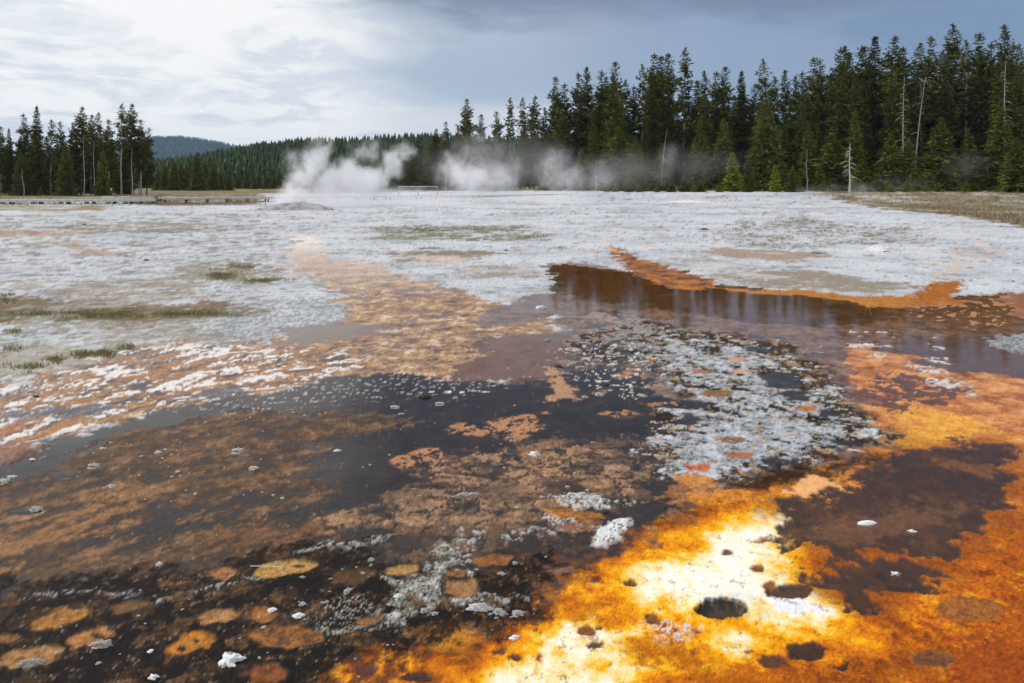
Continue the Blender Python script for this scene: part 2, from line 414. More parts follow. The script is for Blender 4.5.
# ---- left streaked belt: white, orange and slate ribbons running to lower left
belt2 = A((380, 366), (330, 378), (250, 398), (180, 408), (110, 424), (30, 444), (-200, 480), (-200, 395), (20, 384), (110, 356), (190, 344), (300, 346), (340, 352), soft=8, warp=12)
strk = fbm((TT*1.0 + RHO*0.35)*15 + 0.5*q1, (RHO - TT*0.42)*32 + 0.8*q1, 5, 21, 0.68)
strk2 = fbm((TT*1.0 + RHO*0.35)*16 + 5 + 0.5*q1, (RHO - TT*0.42)*36 + 0.9*q1, 5, 22, 0.66)
paint(belt2*0.85, blend(0.5 + 0.6*strk + 0.25*q3, (96, 84, 78), (134, 106, 86), (160, 122, 90), (180, 152, 128), (204, 196, 188)), 0.4)
paint(belt2*sm(strk2 + 0.25*q3, 0.05, 0.28)*0.92, blend(0.6 + 0.4*q3, (206, 200, 198), (236, 233, 230)), 0.15)
paint(belt2*sm(strk - strk2*0.4 + 0.2*q3, 0.26, 0.5)*0.85, blend(0.5 + 0.6*q3, (146, 94, 52), (190, 132, 70)), 0.5)
sl_ = belt2*sm(-strk - 0.3*strk2 + 0.25*q3, 0.34, 0.6)
paint(sl_*0.85, (84, 84, 92), 0.8)
setH(belt2, 0.008 + 0.005*strk2 + 0.002*q3)
for a in ([(0, 412), (30, 410), (62, 414), (30, 420), (-20, 424)], [(62, 410), (100, 402), (128, 408), (104, 414), (70, 418)], [(180, 396), (215, 388), (250, 392), (220, 398)]):
    m = A(*a, soft=3, warp=10); paint(m*0.85, (92, 94, 104), 0.85)
paint(A((-200, 400), (-20, 420), (38, 424), (30, 436), (-40, 446), (-200, 470), soft=6, warp=12)*sm(q2 + strk, -0.6, 0.2)*0.8, (166, 108, 74), 0.5)
m = A((-200, 452), (-40, 448), (52, 444), (44, 456), (0, 468), (-60, 480), (-200, 500), soft=5, warp=8); paint(m*0.9, (140, 92, 62), 0.6)
paint(A((120, 424), (158, 413), (162, 418), (126, 430), soft=2, warp=5)*0.95, (226, 222, 216), 0.2)

base2 = A((556, 304), (640, 306), (700, 292), (900, 300), (1300, 296), (1300, 800), (-300, 800), (-300, 530), (0, 480), (200, 432), (330, 404), (440, 394), (540, 374), (556, 350), soft=4, warp=12)
paint(base2, blend(0.5 + 0.5*q2 + 0.3*q3, (92, 74, 68), (128, 104, 92), (150, 128, 114)), 0.8); setH(base2, 0.002 + 0.006*q2)
# ---- the great dark mat, wet and slate coloured, browner to the left
dark = A((150, 412), (215, 400), (275, 391), (330, 379), (395, 373), (440, 378), (520, 384), (560, 372), (600, 366), (650, 380), (668, 400), (660, 440), (672, 470), (690, 500),
         (660, 540), (600, 560), (560, 600), (480, 640), (400, 700), (300, 760), (-300, 760), (-300, 520), (-60, 484), (0, 466), (50, 450), (100, 432), soft=3, warp=8)
paint(dark, blend(0.5 + 0.6*q2 + 0.2*q3, (46, 38, 32), (62, 50, 42), (84, 66, 52)), 0.92)
setH(dark, -0.004 + 0.004*q2 + 0.0022*q3)
# brown zones over it
brA = A((-300, 520), (-60, 506), (30, 470), (90, 442), (160, 420), (240, 406), (330, 414), (420, 420), (330, 440), (300, 470), (330, 500), (330, 540), (260, 570), (100, 580), (-300, 600), soft=16, warp=16)
dirn = fbm((TT + RHO*0.3)*9, (RHO - TT*0.35)*26, 5, 31, 0.6)
paint(brA*sm(0.45*dirn + 0.5*q2 + 0.3*q3, -0.9, 0.1)*0.95, blend(0.5 + 0.3*dirn + 0.35*q2 + 0.3*q3, (46, 32, 22), (92, 66, 43), (124, 90, 58), (148, 112, 76)), 0.6)
brG = A((-300, 540), (-40, 520), (60, 505), (130, 480), (150, 500), (100, 530), (40, 570), (-300, 600), soft=12, warp=14)
paint(brG*sm(dirn + 0.3*q3, -0.4, 0.3)*0.8, blend(0.5 + 0.5*q3, (134, 94, 58), (168, 122, 76)), 0.5)
brH = A((190, 552), (250, 530), (330, 524), (330, 545), (260, 560), soft=8, warp=10)
paint(brH*sm(dirn + 0.3*q3, -0.4, 0.3)*0.75, (134, 88, 52), 0.7)
setH(brA*0.8, 0.007 + 0.003*dirn + 0.0025*q3)
slate = A((60, 440), (150, 417), (240, 404), (330, 398), (250, 409), (150, 424), (80, 446), (20, 474), (-80, 506), (-200, 520), (-60, 490), (10, 468), soft=5, warp=10)
paint(slate*0.9, (46, 46, 50), 0.9); setH(slate*0.9, -0.005 + 0.002*q2)
paint(A((150, 512), (260, 496), (330, 500), (400, 506), (380, 520), (250, 524), (160, 540), (130, 560), (110, 548), soft=8, warp=16)*sm(dirn + q3*0.5, 0.3, -0.1)*0.85, (38, 34, 34), 0.9)
# central tan pavement
tanm = A((430, 462), (470, 452), (530, 440), (600, 446), (650, 458), (655, 480), (640, 500), (600, 500), (560, 505), (540, 520), (480, 530), (400, 520), (330, 528), (335, 512), (400, 496), soft=8, warp=10)
paint(tanm*sm(q2 + 0.4*q3, -0.9, 0.0)*0.92, blend(0.5 + 0.4*q2 + 0.3*q3, (90, 70, 52), (136, 106, 80), (170, 134, 100)), 0.7)
setH(tanm*0.85, 0.001 + 0.003*q2 + 0.002*q3)
tan2 = A((500, 470), (560, 462), (575, 480), (540, 500), (500, 500), soft=6, warp=8); paint(tan2*0.5, (170, 130, 96))
for a in ([(480, 340), (560, 330), (620, 334), (560, 355), (560, 380), (500, 382), (440, 382), (470, 366)],):
    m = A(*a, soft=5, warp=9); paint(m*0.9, blend(0.5 + 0.4*q2, (136, 98, 78), (166, 122, 96)), 0.9); setH(m, -0.004 + 0.0015*q2)
or1 = A((545, 366), (560, 372), (575, 392), (578, 400), (545, 402), (556, 390), (548, 378), soft=3, warp=5); paint(or1*0.9, (186, 140, 104), 0.6); setH(or1, 0.003)
for cx_, cy_, rx, ry in ((628, 375, 15, 6), (618, 413, 22, 4), (526, 424, 16, 10), (512, 430, 20, 12), (424, 455, 18, 7), (402, 462, 16, 8), (600, 391, 14, 3), (645, 386, 8, 2.5), (545, 412, 6, 2), (470, 430, 26, 6), (500, 424, 14, 6), (620, 360, 18, 3), (655, 404, 14, 3)):
    m = E(cx_, cy_, rx, ry, soft=3, warp=7)*sm(q3 + q2, -0.7, 0.0); paint(m*0.85, (186, 132, 90), 0.6); setH(m, 0.002)
vx = TT*24 + 0.35*q2; vy = RHO*26 + 0.35*q5
f1, f2, cid = voronoi(vx, vy, 5)
seam = sm(f2 - f1, 0.10, 0.03)
pav = A((380, 500), (430, 462), (500, 440), (600, 432), (660, 440), (664, 480), (650, 510), (600, 530), (540, 540), (440, 560), (340, 540), (320, 516), soft=12, warp=14)
paint(pav*(cid > 0.45)*sm(f2 - f1, 0.06, 0.22)*0.55, blend(0.5 + 0.4*q3, (140, 104, 74), (188, 146, 106)), 0.5)
paint(pav*(cid < 0.18)*sm(f2 - f1, 0.06, 0.2)*0.5, (66, 52, 44), 0.9)
paint(pav*seam*sm(q2, -0.8, 0.1)*0.8, (40, 28, 20), 0.8); setH(pav*seam*0.8, -0.010)
# white crumbs along the far edge of the mat
edge = A((180, 412), (300, 384), (400, 374), (520, 380), (470, 396), (330, 402), (230, 412), soft=8, warp=10)
paint(edge*sm(q3 + 0.7*q4, 0.38, 0.6)*0.9, (206, 206, 204), 0.1)
m = Ln((428, 392), (455, 392), (490, 391), width=1.3, soft=1, warp=5); paint(m*sm(q3, -0.3, 0.1), (216, 216, 214), 0.1); setH(m, 0.006)
# dark cracks
for pts in ([(345, 438), (375, 443), (420, 442), (470, 446), (500, 456), (520, 462)], [(430, 470), (460, 474), (500, 478)], [(512, 443), (545, 441), (560, 444), (590, 442), (640, 445)], [(512, 470), (560, 462), (610, 464), (640, 466)],
            [(600, 428), (630, 430), (668, 430)], [(500, 500), (540, 496), (570, 500)], [(505, 480), (530, 476), (545, 452)], [(410, 492), (440, 500), (470, 498)], [(150, 548), (180, 530), (200, 516)], [(60, 560), (100, 540), (120, 530)],
            [(180, 440), (205, 452), (235, 448)], [(60, 456), (85, 450), (100, 448)], [(262, 540), (300, 536), (330, 540)], [(120, 572), (170, 566), (210, 560), (256, 566)]):
    m = Ln(*pts, width=0.8, soft=1.0, warp=9, k=30); paint(m*0.9, (22, 16, 12), 0.9); setH(m, -0.008)
for a in ([(600, 424), (620, 426), (668, 428), (660, 434), (610, 432)],): m = A(*a, soft=1.5, warp=5); paint(m*0.8, (44, 34, 28)); setH(m, -0.008)

# ---- the shallow hot pool reflecting the wood, lavender film on salmon mat to the right
pool = A((548, 268), (565, 264), (620, 270), (660, 276), (700, 284), (760, 288), (820, 297), (880, 304), (905, 303), (960, 297), (1024, 292), (1300, 296), (1300, 470), (1060, 430), (1000, 420),
         (960, 400), (930, 410), (880, 420), (850, 398), (830, 376), (815, 352), (775, 336), (720, 330), (680, 322), (600, 312), (540, 318), (500, 330), (470, 322), (520, 300), (560, 288), soft=3, warp=8)
pc = blend(0.5 + 0.6*q2 + 0.35*q3, (112, 80, 60), (150, 112, 86), (180, 136, 104), (204, 156, 116))  # bed colour pinker and lighter, part of the sky reflection painted in
paint(pool, pc, 0.9); setH(pool, -0.010 + 0.003*q2)
deep = A((548, 268), (620, 272), (700, 284), (760, 290), (880, 306), (900, 316), (840, 326), (760, 322), (680, 312), (600, 306), (556, 290), soft=4, warp=8)
paint(deep*0.85, blend(0.5 + 0.6*q2, (84, 56, 24), (124, 84, 38)), 0.95); setH(deep, -0.03)
rdeep = A((880, 350), (930, 338), (1010, 336), (1140, 350), (1140, 430), (1040, 400), (990, 380), (930, 372), (890, 366), soft=8, warp=16)
paint(rdeep*0.8, (124, 88, 78), 0.95)
# amber bank of the pool
amb = A((606, 246), (618, 248), (634, 256), (650, 262), (680, 270), (712, 280), (722, 286), (700, 292), (670, 290), (640, 280), (626, 268), (614, 256), soft=2, warp=5)
paint(amb, blend(0.5 + 0.6*q2 + 0.4*q3, (66, 36, 2), (148, 84, 2), (196, 122, 14)), 0.8); setH(amb, 0.004 + 0.004*q3)
amb1 = A((545, 266), (570, 262), (620, 270), (640, 276), (660, 292), (640, 300), (600, 296), (560, 280), soft=3, warp=8)
paint(amb1*0.75, blend(0.5 + 0.6*q3, (96, 56, 26), (140, 88, 48)), 0.9)
amb2 = A((700, 286), (760, 290), (800, 290), (850, 296), (920, 296), (930, 304), (900, 309), (870, 307), (845, 300), (800, 296), (750, 294), soft=1.5, warp=4)
paint(amb2, blend(0.5 + 0.5*q3, (158, 92, 14), (200, 134, 46)), 0.6); setH(amb2, 0.006)
amb3 = A((905, 306), (918, 294), (932, 283), (960, 280), (962, 290), (950, 297), (975, 302), (940, 306), soft=2, warp=4)
paint(amb3, blend(0.5 + 0.5*q3, (146, 80, 0), (188, 108, 2)), 0.5); setH(amb3, 0.012)
amb4 = A((905, 304), (960, 300), (1024, 292), (1120, 292), (1120, 312), (1030, 318), (980, 330), (930, 322), (900, 314), soft=4, warp=8)
paint(amb4*sm(q3 + q2, -0.9, 0.5)*0.8, blend(0.5 + 0.6*q3, (140, 88, 46), (170, 112, 60), (176, 126, 84)), 0.5); setH(amb4*0.8, 0.002 + 0.002*q3)
for a in ([(1002, 296), (1024, 294), (1100, 294), (1100, 310), (1022, 316)],):
    m = A(*a, soft=3, warp=6); paint(m*0.7, (134, 76, 24)); setH(m, 0.004)
paint(Ln((605, 238), (608, 246), (616, 252), width=2, soft=2, warp=4)*0.8, (224, 188, 150))
paint(Ln((570, 256), (585, 252), (610, 248), width=1.5, soft=2, warp=4)*0.7, (206, 156, 100))
m = E(650, 246, 5, 2, soft=2, warp=3); paint(m*0.7, (216, 172, 132))

# ---- orange mat, right and bottom
org = A((690, 500), (720, 486), (800, 476), (860, 462), (886, 440), (862, 400), (845, 380), (838, 356), (870, 346), (960, 372), (1024, 380), (1300, 400), (1300, 800), (200, 800), (330, 660), (400, 640), (440, 620),
        (470, 632), (540, 622), (565, 604), (570, 585), (620, 560), (650, 540), soft=4, warp=12)
fo = fbm(TT*50 - 5, RHO*50, 5, 41, 0.68)
co = blend(0.48 + 0.5*q2 + 0.35*fo + 0.2*q4, (122, 58, 12), (178, 96, 20), (212, 134, 38), (232, 170, 84))
fr = sm(RR, 5.0, 3.5)
ring_o = G((690, 500), (720, 486), (800, 476), (860, 462), (886, 440), (862, 400), (845, 380), (838, 356), (870, 346), (960, 372), (1024, 380), (1300, 400), (1300, 900), (200, 900), (330, 660), (400, 640), (440, 620),
        (470, 632), (540, 622), (565, 604), (570, 585), (620, 560), (650, 540), soft=46, warp=24)
co = co*np.clip(0.42 + 1.25*(ring_o - 0.5) + 0.22*q2 + 0.12*fo, 0.3, 1)[:, None]
paint(org, co, 0.35); setH(org, 0.007 + 0.0022*q2 + 0.0008*fo)
# salmon/brown modulations upstream
ms = org*(1 - fr); paint(ms*0.85, blend(0.5 + 0.6*q2 + 0.3*fo, (134, 82, 56), (186, 124, 84), (214, 156, 104)), 0.6)
setH(ms*0.8, 0.002 + 0.003*q2 + 0.001*fo)
yel = A((890, 420), (930, 410), (990, 420), (1010, 436), (960, 444), (900, 452), (880, 440), soft=14, warp=14, rag=0.6); paint(yel*0.8, blend(0.5 + 0.6*fo, (204, 136, 64), (236, 184, 98)), 0.3); setH(yel, 0.006)
spb = A((850, 390), (900, 372), (960, 388), (960, 408), (920, 412), (870, 404), soft=4, warp=12)*sm(q5 + 0.3*q3, -0.35, 0.05); paint(spb*0.85, (116, 76, 62), 0.9); setH(spb, -0.005)
paint(A((1005, 470), (1060, 470), (1300, 480), (1300, 800), (980, 800), (930, 660), (960, 600), (990, 560), (1004, 510), soft=30, warp=30)*sm(q2 + fo*0.5, -0.6, 0.2)*0.8, blend(0.5 + 0.6*fo, (104, 44, 6), (160, 76, 12)), 0.4)
paint(A((960, 640), (1100, 640), (1100, 760), (900, 760), (900, 690), soft=20, warp=20)*0.6, (132, 62, 16), 0.4)
olv = A((330, 665), (400, 640), (430, 628), (480, 640), (560, 640), (540, 660), (430, 690), (330, 720), (240, 720), soft=8, warp=14)
paint(olv*sm(q2 + 0.3*fo, 0.5, -0.4)*0.85, blend(0.5 + 0.6*fo, (64, 38, 14), (108, 64, 22)), 0.6)
paint(A((430, 622), (470, 620), (500, 640), (450, 650), (420, 640), soft=6, warp=8)*0.6, (196, 138, 72), 0.4)
brb = A((500, 560), (560, 548), (620, 545), (700, 520), (720, 530), (650, 562), (600, 580), (572, 600), (550, 618), (500, 640), (470, 640), (480, 600), soft=8, warp=12)
paint(brb*sm(q2 + 0.4*fo, -0.8, 0.1)*0.85, blend(0.5 + 0.6*fo, (112, 66, 34), (162, 104, 56)), 0.6)
# brilliant yellow-white core: amber, gold, yellow, cream, white towards its middle
yg = G((520, 622), (570, 588), (620, 560), (690, 526), (760, 500), (800, 484), (856, 500), (852, 530), (846, 560), (866, 600), (900, 640), (860, 680), (780, 700), (600, 720), (420, 740), (300, 740), (420, 690), (470, 650), soft=55, warp=30)
wg = G((560, 590), (600, 574), (640, 562), (672, 544), (712, 522), (760, 500), (800, 490), (822, 500), (800, 540), (776, 566), (800, 584), (850, 600), (850, 622), (800, 634), (756, 616), (700, 612), (655, 606), (620, 596), (580, 598), soft=34, warp=22)
w2g = np.maximum.reduce([G((520, 640), (560, 620), (640, 636), (620, 660), (560, 664), soft=26, warp=24), G((440, 690), (500, 650), (600, 654), (680, 676), (600, 720), (440, 730), soft=40, warp=30)*0.9, G((705, 640), (750, 630), (775, 652), (730, 662), soft=20, warp=16)*0.9])
tt_ = 0.62*yg + 0.62*np.maximum(wg, w2g*0.9)*(yg > 0) + 0.13*q2 + 0.12*fo + 0.07*q3 + 0.05*q4 - 0.25
ramp = blend(tt_/1.05, (120, 62, 10), (176, 100, 12), (200, 122, 12), (222, 150, 34), (236, 182, 84), (244, 216, 156), (250, 236, 208), (250, 243, 230))
paint(np.clip(sm(yg + 0.12*q2 + 0.08*fo, 0.18, 0.5), 0, 1), ramp, 0.3)
m = A((770, 600), (800, 598), (824, 606), (806, 614), (770, 616), soft=4, warp=6); paint(m*0.95, (226, 230, 238), 0.2)
m = A((694, 602), (720, 594), (745, 597), (756, 606), (740, 600), (700, 606), soft=2, warp=3); paint(m*0.9, (222, 226, 232), 0.1)
m = A((640, 628), (670, 624), (700, 634), (690, 642), (650, 636), soft=5, warp=9); paint(m*sm(q3 + q4, -0.2, 0.4)*0.9, (206, 208, 212), 0.2)
for a in ([(560, 610), (600, 600), (620, 612), (590, 624)], [(640, 652), (680, 650), (682, 666), (650, 664)], [(700, 672), (780, 668), (820, 690), (700, 700)]):
    paint(A(*a, soft=8, warp=10)*0.65, (160, 84, 22))
m = A((620, 645), (700, 645), (760, 668), (640, 672), soft=10, warp=14); paint(m*0.4, (150, 92, 40))

# ---- dark brown pool in the orange
dp = A((772, 500), (800, 484), (820, 478), (850, 470), (880, 458), (940, 446), (990, 440), (1008, 446), (1010, 480), (1000, 506), (985, 526), (968, 545), (950, 560), (930, 562), (905, 552), (880, 548), (862, 542),
       (870, 562), (900, 560), (945, 575), (940, 582), (915, 590), (885, 582), (876, 600), (872, 612), (856, 616), (842, 606), (846, 590), (822, 584), (796, 575), (800, 572), (836, 576), (850, 560), (836, 546), (800, 540), (770, 544), (790, 530), (780, 512), soft=2.5, warp=9)
dpg = G((772, 500), (820, 478), (880, 458), (940, 446), (1008, 446), (1010, 480), (985, 526), (950, 560), (905, 556), (945, 575), (885, 590), (872, 612), (846, 606), (822, 584), (850, 560), (800, 540), (780, 512), soft=40, warp=22)
paint(sm(dpg + 0.15*q2 + 0.12*fo, 0.15, 0.5)*0.75*(1 - dp), (132, 72, 18), 0.6)
paint(dp*sm(q2 + fo*0.6, -1.2, -0.5), blend(0.5 + 0.55*q2 + 0.3*fo, (50, 30, 10), (74, 46, 16), (98, 62, 26)), 0.95); setH(dp, -0.012 + 0.002*q2)
m = A((800, 536), (820, 522), (860, 512), (900, 508), (960, 500), (970, 508), (930, 530), (880, 540), (830, 542), soft=8, warp=10); paint(m*0.6, blend(0.5 + 0.5*q3, (120, 82, 50), (158, 116, 80)), 0.9)
m = A((800, 470), (840, 460), (875, 455), (880, 470), (850, 486), (800, 500), (770, 498), soft=6, warp=10); paint(m*sm(q3 + q2, -0.4, 0.2)*0.85, blend(0.5 + 0.6*fo, (170, 106, 52), (214, 152, 92)), 0.4); setH(m, 0.005)
m = A((940, 460), (990, 462), (985, 480), (960, 470), soft=4, warp=8); paint(m*0.4, (190, 128, 72))

# ---- grey crust island with black-brown gaps
isl = A((560, 342), (600, 328), (650, 322), (690, 330), (740, 334), (786, 344), (806, 360), (820, 376), (838, 400), (870, 424), (892, 438), (870, 452), (830, 462), (790, 474), (745, 482), (715, 488), (690, 480), (664, 474),
        (656, 452), (640, 440), (650, 424), (662, 410), (690, 396), (650, 380), (656, 366), (600, 364), (570, 356), soft=4, warp=12)
gap_ = blend(0.5 + 0.6*q2 + 0.4*q3, (30, 23, 16), (64, 47, 31), (112, 82, 54))
paint(isl, gap_, 0.5); setH(isl, 0.004 + 0.003*q2)
cr = fbm(TT*42, RHO*56, 5, 51, 0.7)
isl_in = A((600, 340), (650, 334), (740, 344), (790, 362), (816, 400), (846, 430), (820, 448), (760, 462), (720, 474), (680, 466), (664, 440), (690, 404), (660, 372), soft=18, warp=18)
lightm = isl*sm(0.55*cr + 0.8*q2 + 0.25*q3 + 0.9*(isl_in - 0.55), 0.04, 0.26)*(0.75 + 0.25*sm(q3, -0.5, 0.5))
south = A((650, 440), (700, 424), (760, 420), (830, 426), (850, 440), (800, 456), (740, 478), (700, 486), (664, 474), soft=8, warp=14)
lightm = np.maximum(lightm, south*sm(cr + 0.3*q3 + 0.5*(isl_in - 0.5), -0.45, 0.0))
paint(lightm, blend(0.55 + 0.35*q2 + 0.4*q3 + 0.15*q4, (98, 94, 88), (158, 162, 168), (200, 206, 214)), 0.1)
setH(lightm, 0.006 + 0.003*cr)
paint(isl*sm(q5, 0.28, 0.5)*(1 - lightm*0.5)*0.7, (190, 146, 110), 0.4)
westf = A((560, 330), (640, 322), (660, 340), (640, 366), (600, 370), (560, 356), soft=10, warp=14); paint(westf*lightm*0.6, (150, 136, 124))
paint(isl*sm(q3 - 0.5*cr, 0.45, 0.7)*0.6, (150, 150, 96), 0.1)
for cx_, cy_, rx, ry, c in ((700, 468, 14, 4, (196, 96, 24)), (740, 456, 14, 4, (170, 98, 50)), (700, 372, 10, 2.5, (170, 100, 48)), (806, 409, 10, 2.5, (190, 104, 40)), (716, 394, 16, 4, (140, 96, 46)), (736, 360, 12, 2, (206, 154, 112)), (696, 480, 22, 5, (200, 128, 40)), (730, 440, 12, 3, (150, 92, 48)), (650, 360, 6, 2, (216, 164, 118)), (740, 372, 10, 2, (200, 150, 110))):
    m = E(cx_, cy_, rx, ry, soft=2, warp=5); paint(m*0.9, c, 0.6); setH(m, 0.004)
for cx_, cy_, rx, ry in ((695, 404, 16, 5), (690, 420, 14, 5), (780, 380, 22, 9), (800, 396, 14, 6), (760, 350, 12, 2), (846, 442, 16, 4), (780, 462, 18, 4), (830, 416, 12, 4)):
    m = E(cx_, cy_, rx, ry, soft=3, warp=9); paint(m*0.85, (52, 40, 28), 0.5); setH(m, -0.002)
# brown fringe and small salmon discs below the island
m = A((700, 484), (780, 470), (830, 462), (880, 452), (880, 462), (820, 476), (790, 490), (740, 492), soft=4, warp=8); paint(m*0.8, (74, 52, 34), 0.5); setH(m, 0.0)
bridge = A((656, 496), (690, 478), (712, 476), (712, 490), (760, 494), (790, 484), (830, 490), (800, 496), (720, 506), (660, 504), soft=3, warp=8); paint(bridge*0.9, blend(0.5 + 0.6*q3, (176, 108, 36), (212, 150, 90)), 0.4)
m = A((792, 486), (812, 476), (834, 482), (846, 490), (812, 494), (790, 496), soft=2, warp=5); paint(m*0.9, (226, 176, 128), 0.3); setH(m, 0.010)
# isolated grey bars in the salmon shallows, far-right crust lump
for a in ([(990, 345), (1008, 336), (1030, 334), (1060, 338), (1060, 356), (1022, 354), (1000, 350)],):
    m = A(*a, soft=2, warp=6); paint(m, blend(0.5 + 0.7*q4, (96, 98, 96), (176, 180, 182)), 0.1); setH(m, 0.04 + 0.02*q3)
for cx_, cy_, rx, ry in ((862, 345, 26, 2.2), (872, 355, 16, 2), (925, 369, 14, 4), (940, 382, 14, 4), (958, 384, 12, 4), (870, 333, 22, 1.5), (940, 348, 10, 2), (946, 362, 12, 4), (960, 394, 8, 3), (838, 388, 12, 2)):
    m = E(cx_, cy_, rx, ry, soft=3, warp=12)*sm(q3 + 0.5*q4, -0.4, 0.1); paint(m*0.9, blend(0.6 + 0.5*q4, (150, 146, 142), (224, 222, 220)), 0.1); setH(m, 0.006)

# ---- grey band of crusted ripples between delta and island
m = A((556, 330), (620, 318), (700, 326), (700, 334), (640, 340), (600, 352), (560, 350), soft=8, warp=14)
paint(m*sm(strk2 + 0.5*q3, 0.0, 0.25)*0.85, (150, 142, 138), 0.2)
m = A((500, 300), (560, 292), (620, 304), (660, 318), (600, 322), (540, 316), (510, 312), soft=8, warp=12)
paint(m*sm(q3 + q2, -0.4, 0.3)*0.7, (164, 148, 142), 0.5)
m = A((580, 340), (660, 344), (668, 372), (640, 400), (600, 396), (570, 372), soft=10, warp=16)
paint(m*sm(q5 + 0.4*q3, -0.1, 0.15)*0.85, (70, 68, 70), 0.85)
paint(m*sm(q3 + 0.5*q4 - 0.3*q5, 0.40, 0.6)*0.9, (206, 198, 188), 0.1); setH(m*sm(q3 + 0.5*q4 - 0.3*q5, 0.40, 0.6), 0.010)

# ---- foreground: black-brown knobbly mat
bk = A((-300, 590), (0, 588), (100, 578), (160, 566), (230, 562), (300, 540), (330, 540), (400, 560), (440, 570), (520, 560), (560, 545), (560, 560), (530, 600), (530, 625), (470, 634), (400, 644), (340, 670), (240, 760), (-300, 780), soft=10, warp=14)
paint(bk*0.95, blend(0.45 + 0.55*fo + 0.35*q4, (10, 7, 5), (24, 16, 10), (60, 42, 26)), 0.3)
setH(bk, 0.008 + 0.004*fo + 0.002*q4)
paint(bk*sm(q3 + 0.6*q4, 0.42, 0.7)*sm(q2, -0.1, 0.4)*0.8, (150, 144, 134), 0.1)
paint(bk*sm(q2 + 0.5*q3, 0.1, 0.6)*0.45, (104, 70, 38), 0.4)
# grey bands and crust lumps through it
for pts, wd in (([(150, 604), (190, 594), (225, 586), (260, 576), (275, 566)], 3.5), ([(298, 552), (330, 540), (350, 548), (380, 540), (392, 534)], 5), ([(20, 598), (80, 592), (140, 596)], 2)):
    m = Ln(*pts, width=wd, soft=3, warp=9)*sm(q3 + 0.5*q4, -0.4, 0.1); paint(m*0.9, blend(0.5 + 0.7*q4, (112, 108, 100), (190, 188, 184)), 0.1); setH(m, 0.016 + 0.004*q4)
crust = A((392, 580), (410, 574), (432, 572), (440, 548), (452, 530), (460, 538), (452, 560), (468, 574), (490, 596), (520, 604), (500, 610), (460, 606), (420, 612), (400, 626), (370, 636), (330, 640), (320, 634), (372, 624), (396, 604), soft=4, warp=8)
paint(crust*sm(q3 + 0.5*q4, -0.75, -0.3), blend(0.5 + 0.6*fo + 0.5*q4, (84, 78, 62), (140, 136, 124), (192, 192, 190)), 0.1)
setH(crust, 0.018 + 0.006*fo + 0.001*q4)
m = A((318, 600), (360, 596), (372, 616), (350, 628), (310, 622), soft=8, warp=10); paint(m*sm(q4 + q3*0.5, 0.0, 0.4)*0.8, (158, 156, 148), 0.1)
for pts in ([(440, 576), (456, 560), (470, 552), (480, 534)], [(500, 540), (540, 532), (600, 528)]):
    m = Ln(*pts, width=5, soft=3, warp=9)*sm(q4 + q3, -0.1, 0.3); paint(m*0.85, (176, 176, 176), 0.1); setH(m*0.7, 0.018)

f1b, f2b, cidb = voronoi(TT*17 + 0.4*q2 + 4, RHO*20 + 0.4*q5, 9)
blobm = bk*(cidb > 0.62)*sm(f1b + 0.10*q3, 0.36, 0.30)*sm(f2b - f1b, 0.05, 0.15)
paint(blobm*0.75, blend(0.4 + 0.6*q3 + 0.3*q2, (64, 42, 20), (112, 78, 42), (150, 108, 62)), 0.5)
paint(bk*(cidb > 0.62)*sm(np.abs(f1b + 0.10*q3 - 0.37), 0.05, 0.0)*0.7, (8, 6, 4), 0.4)
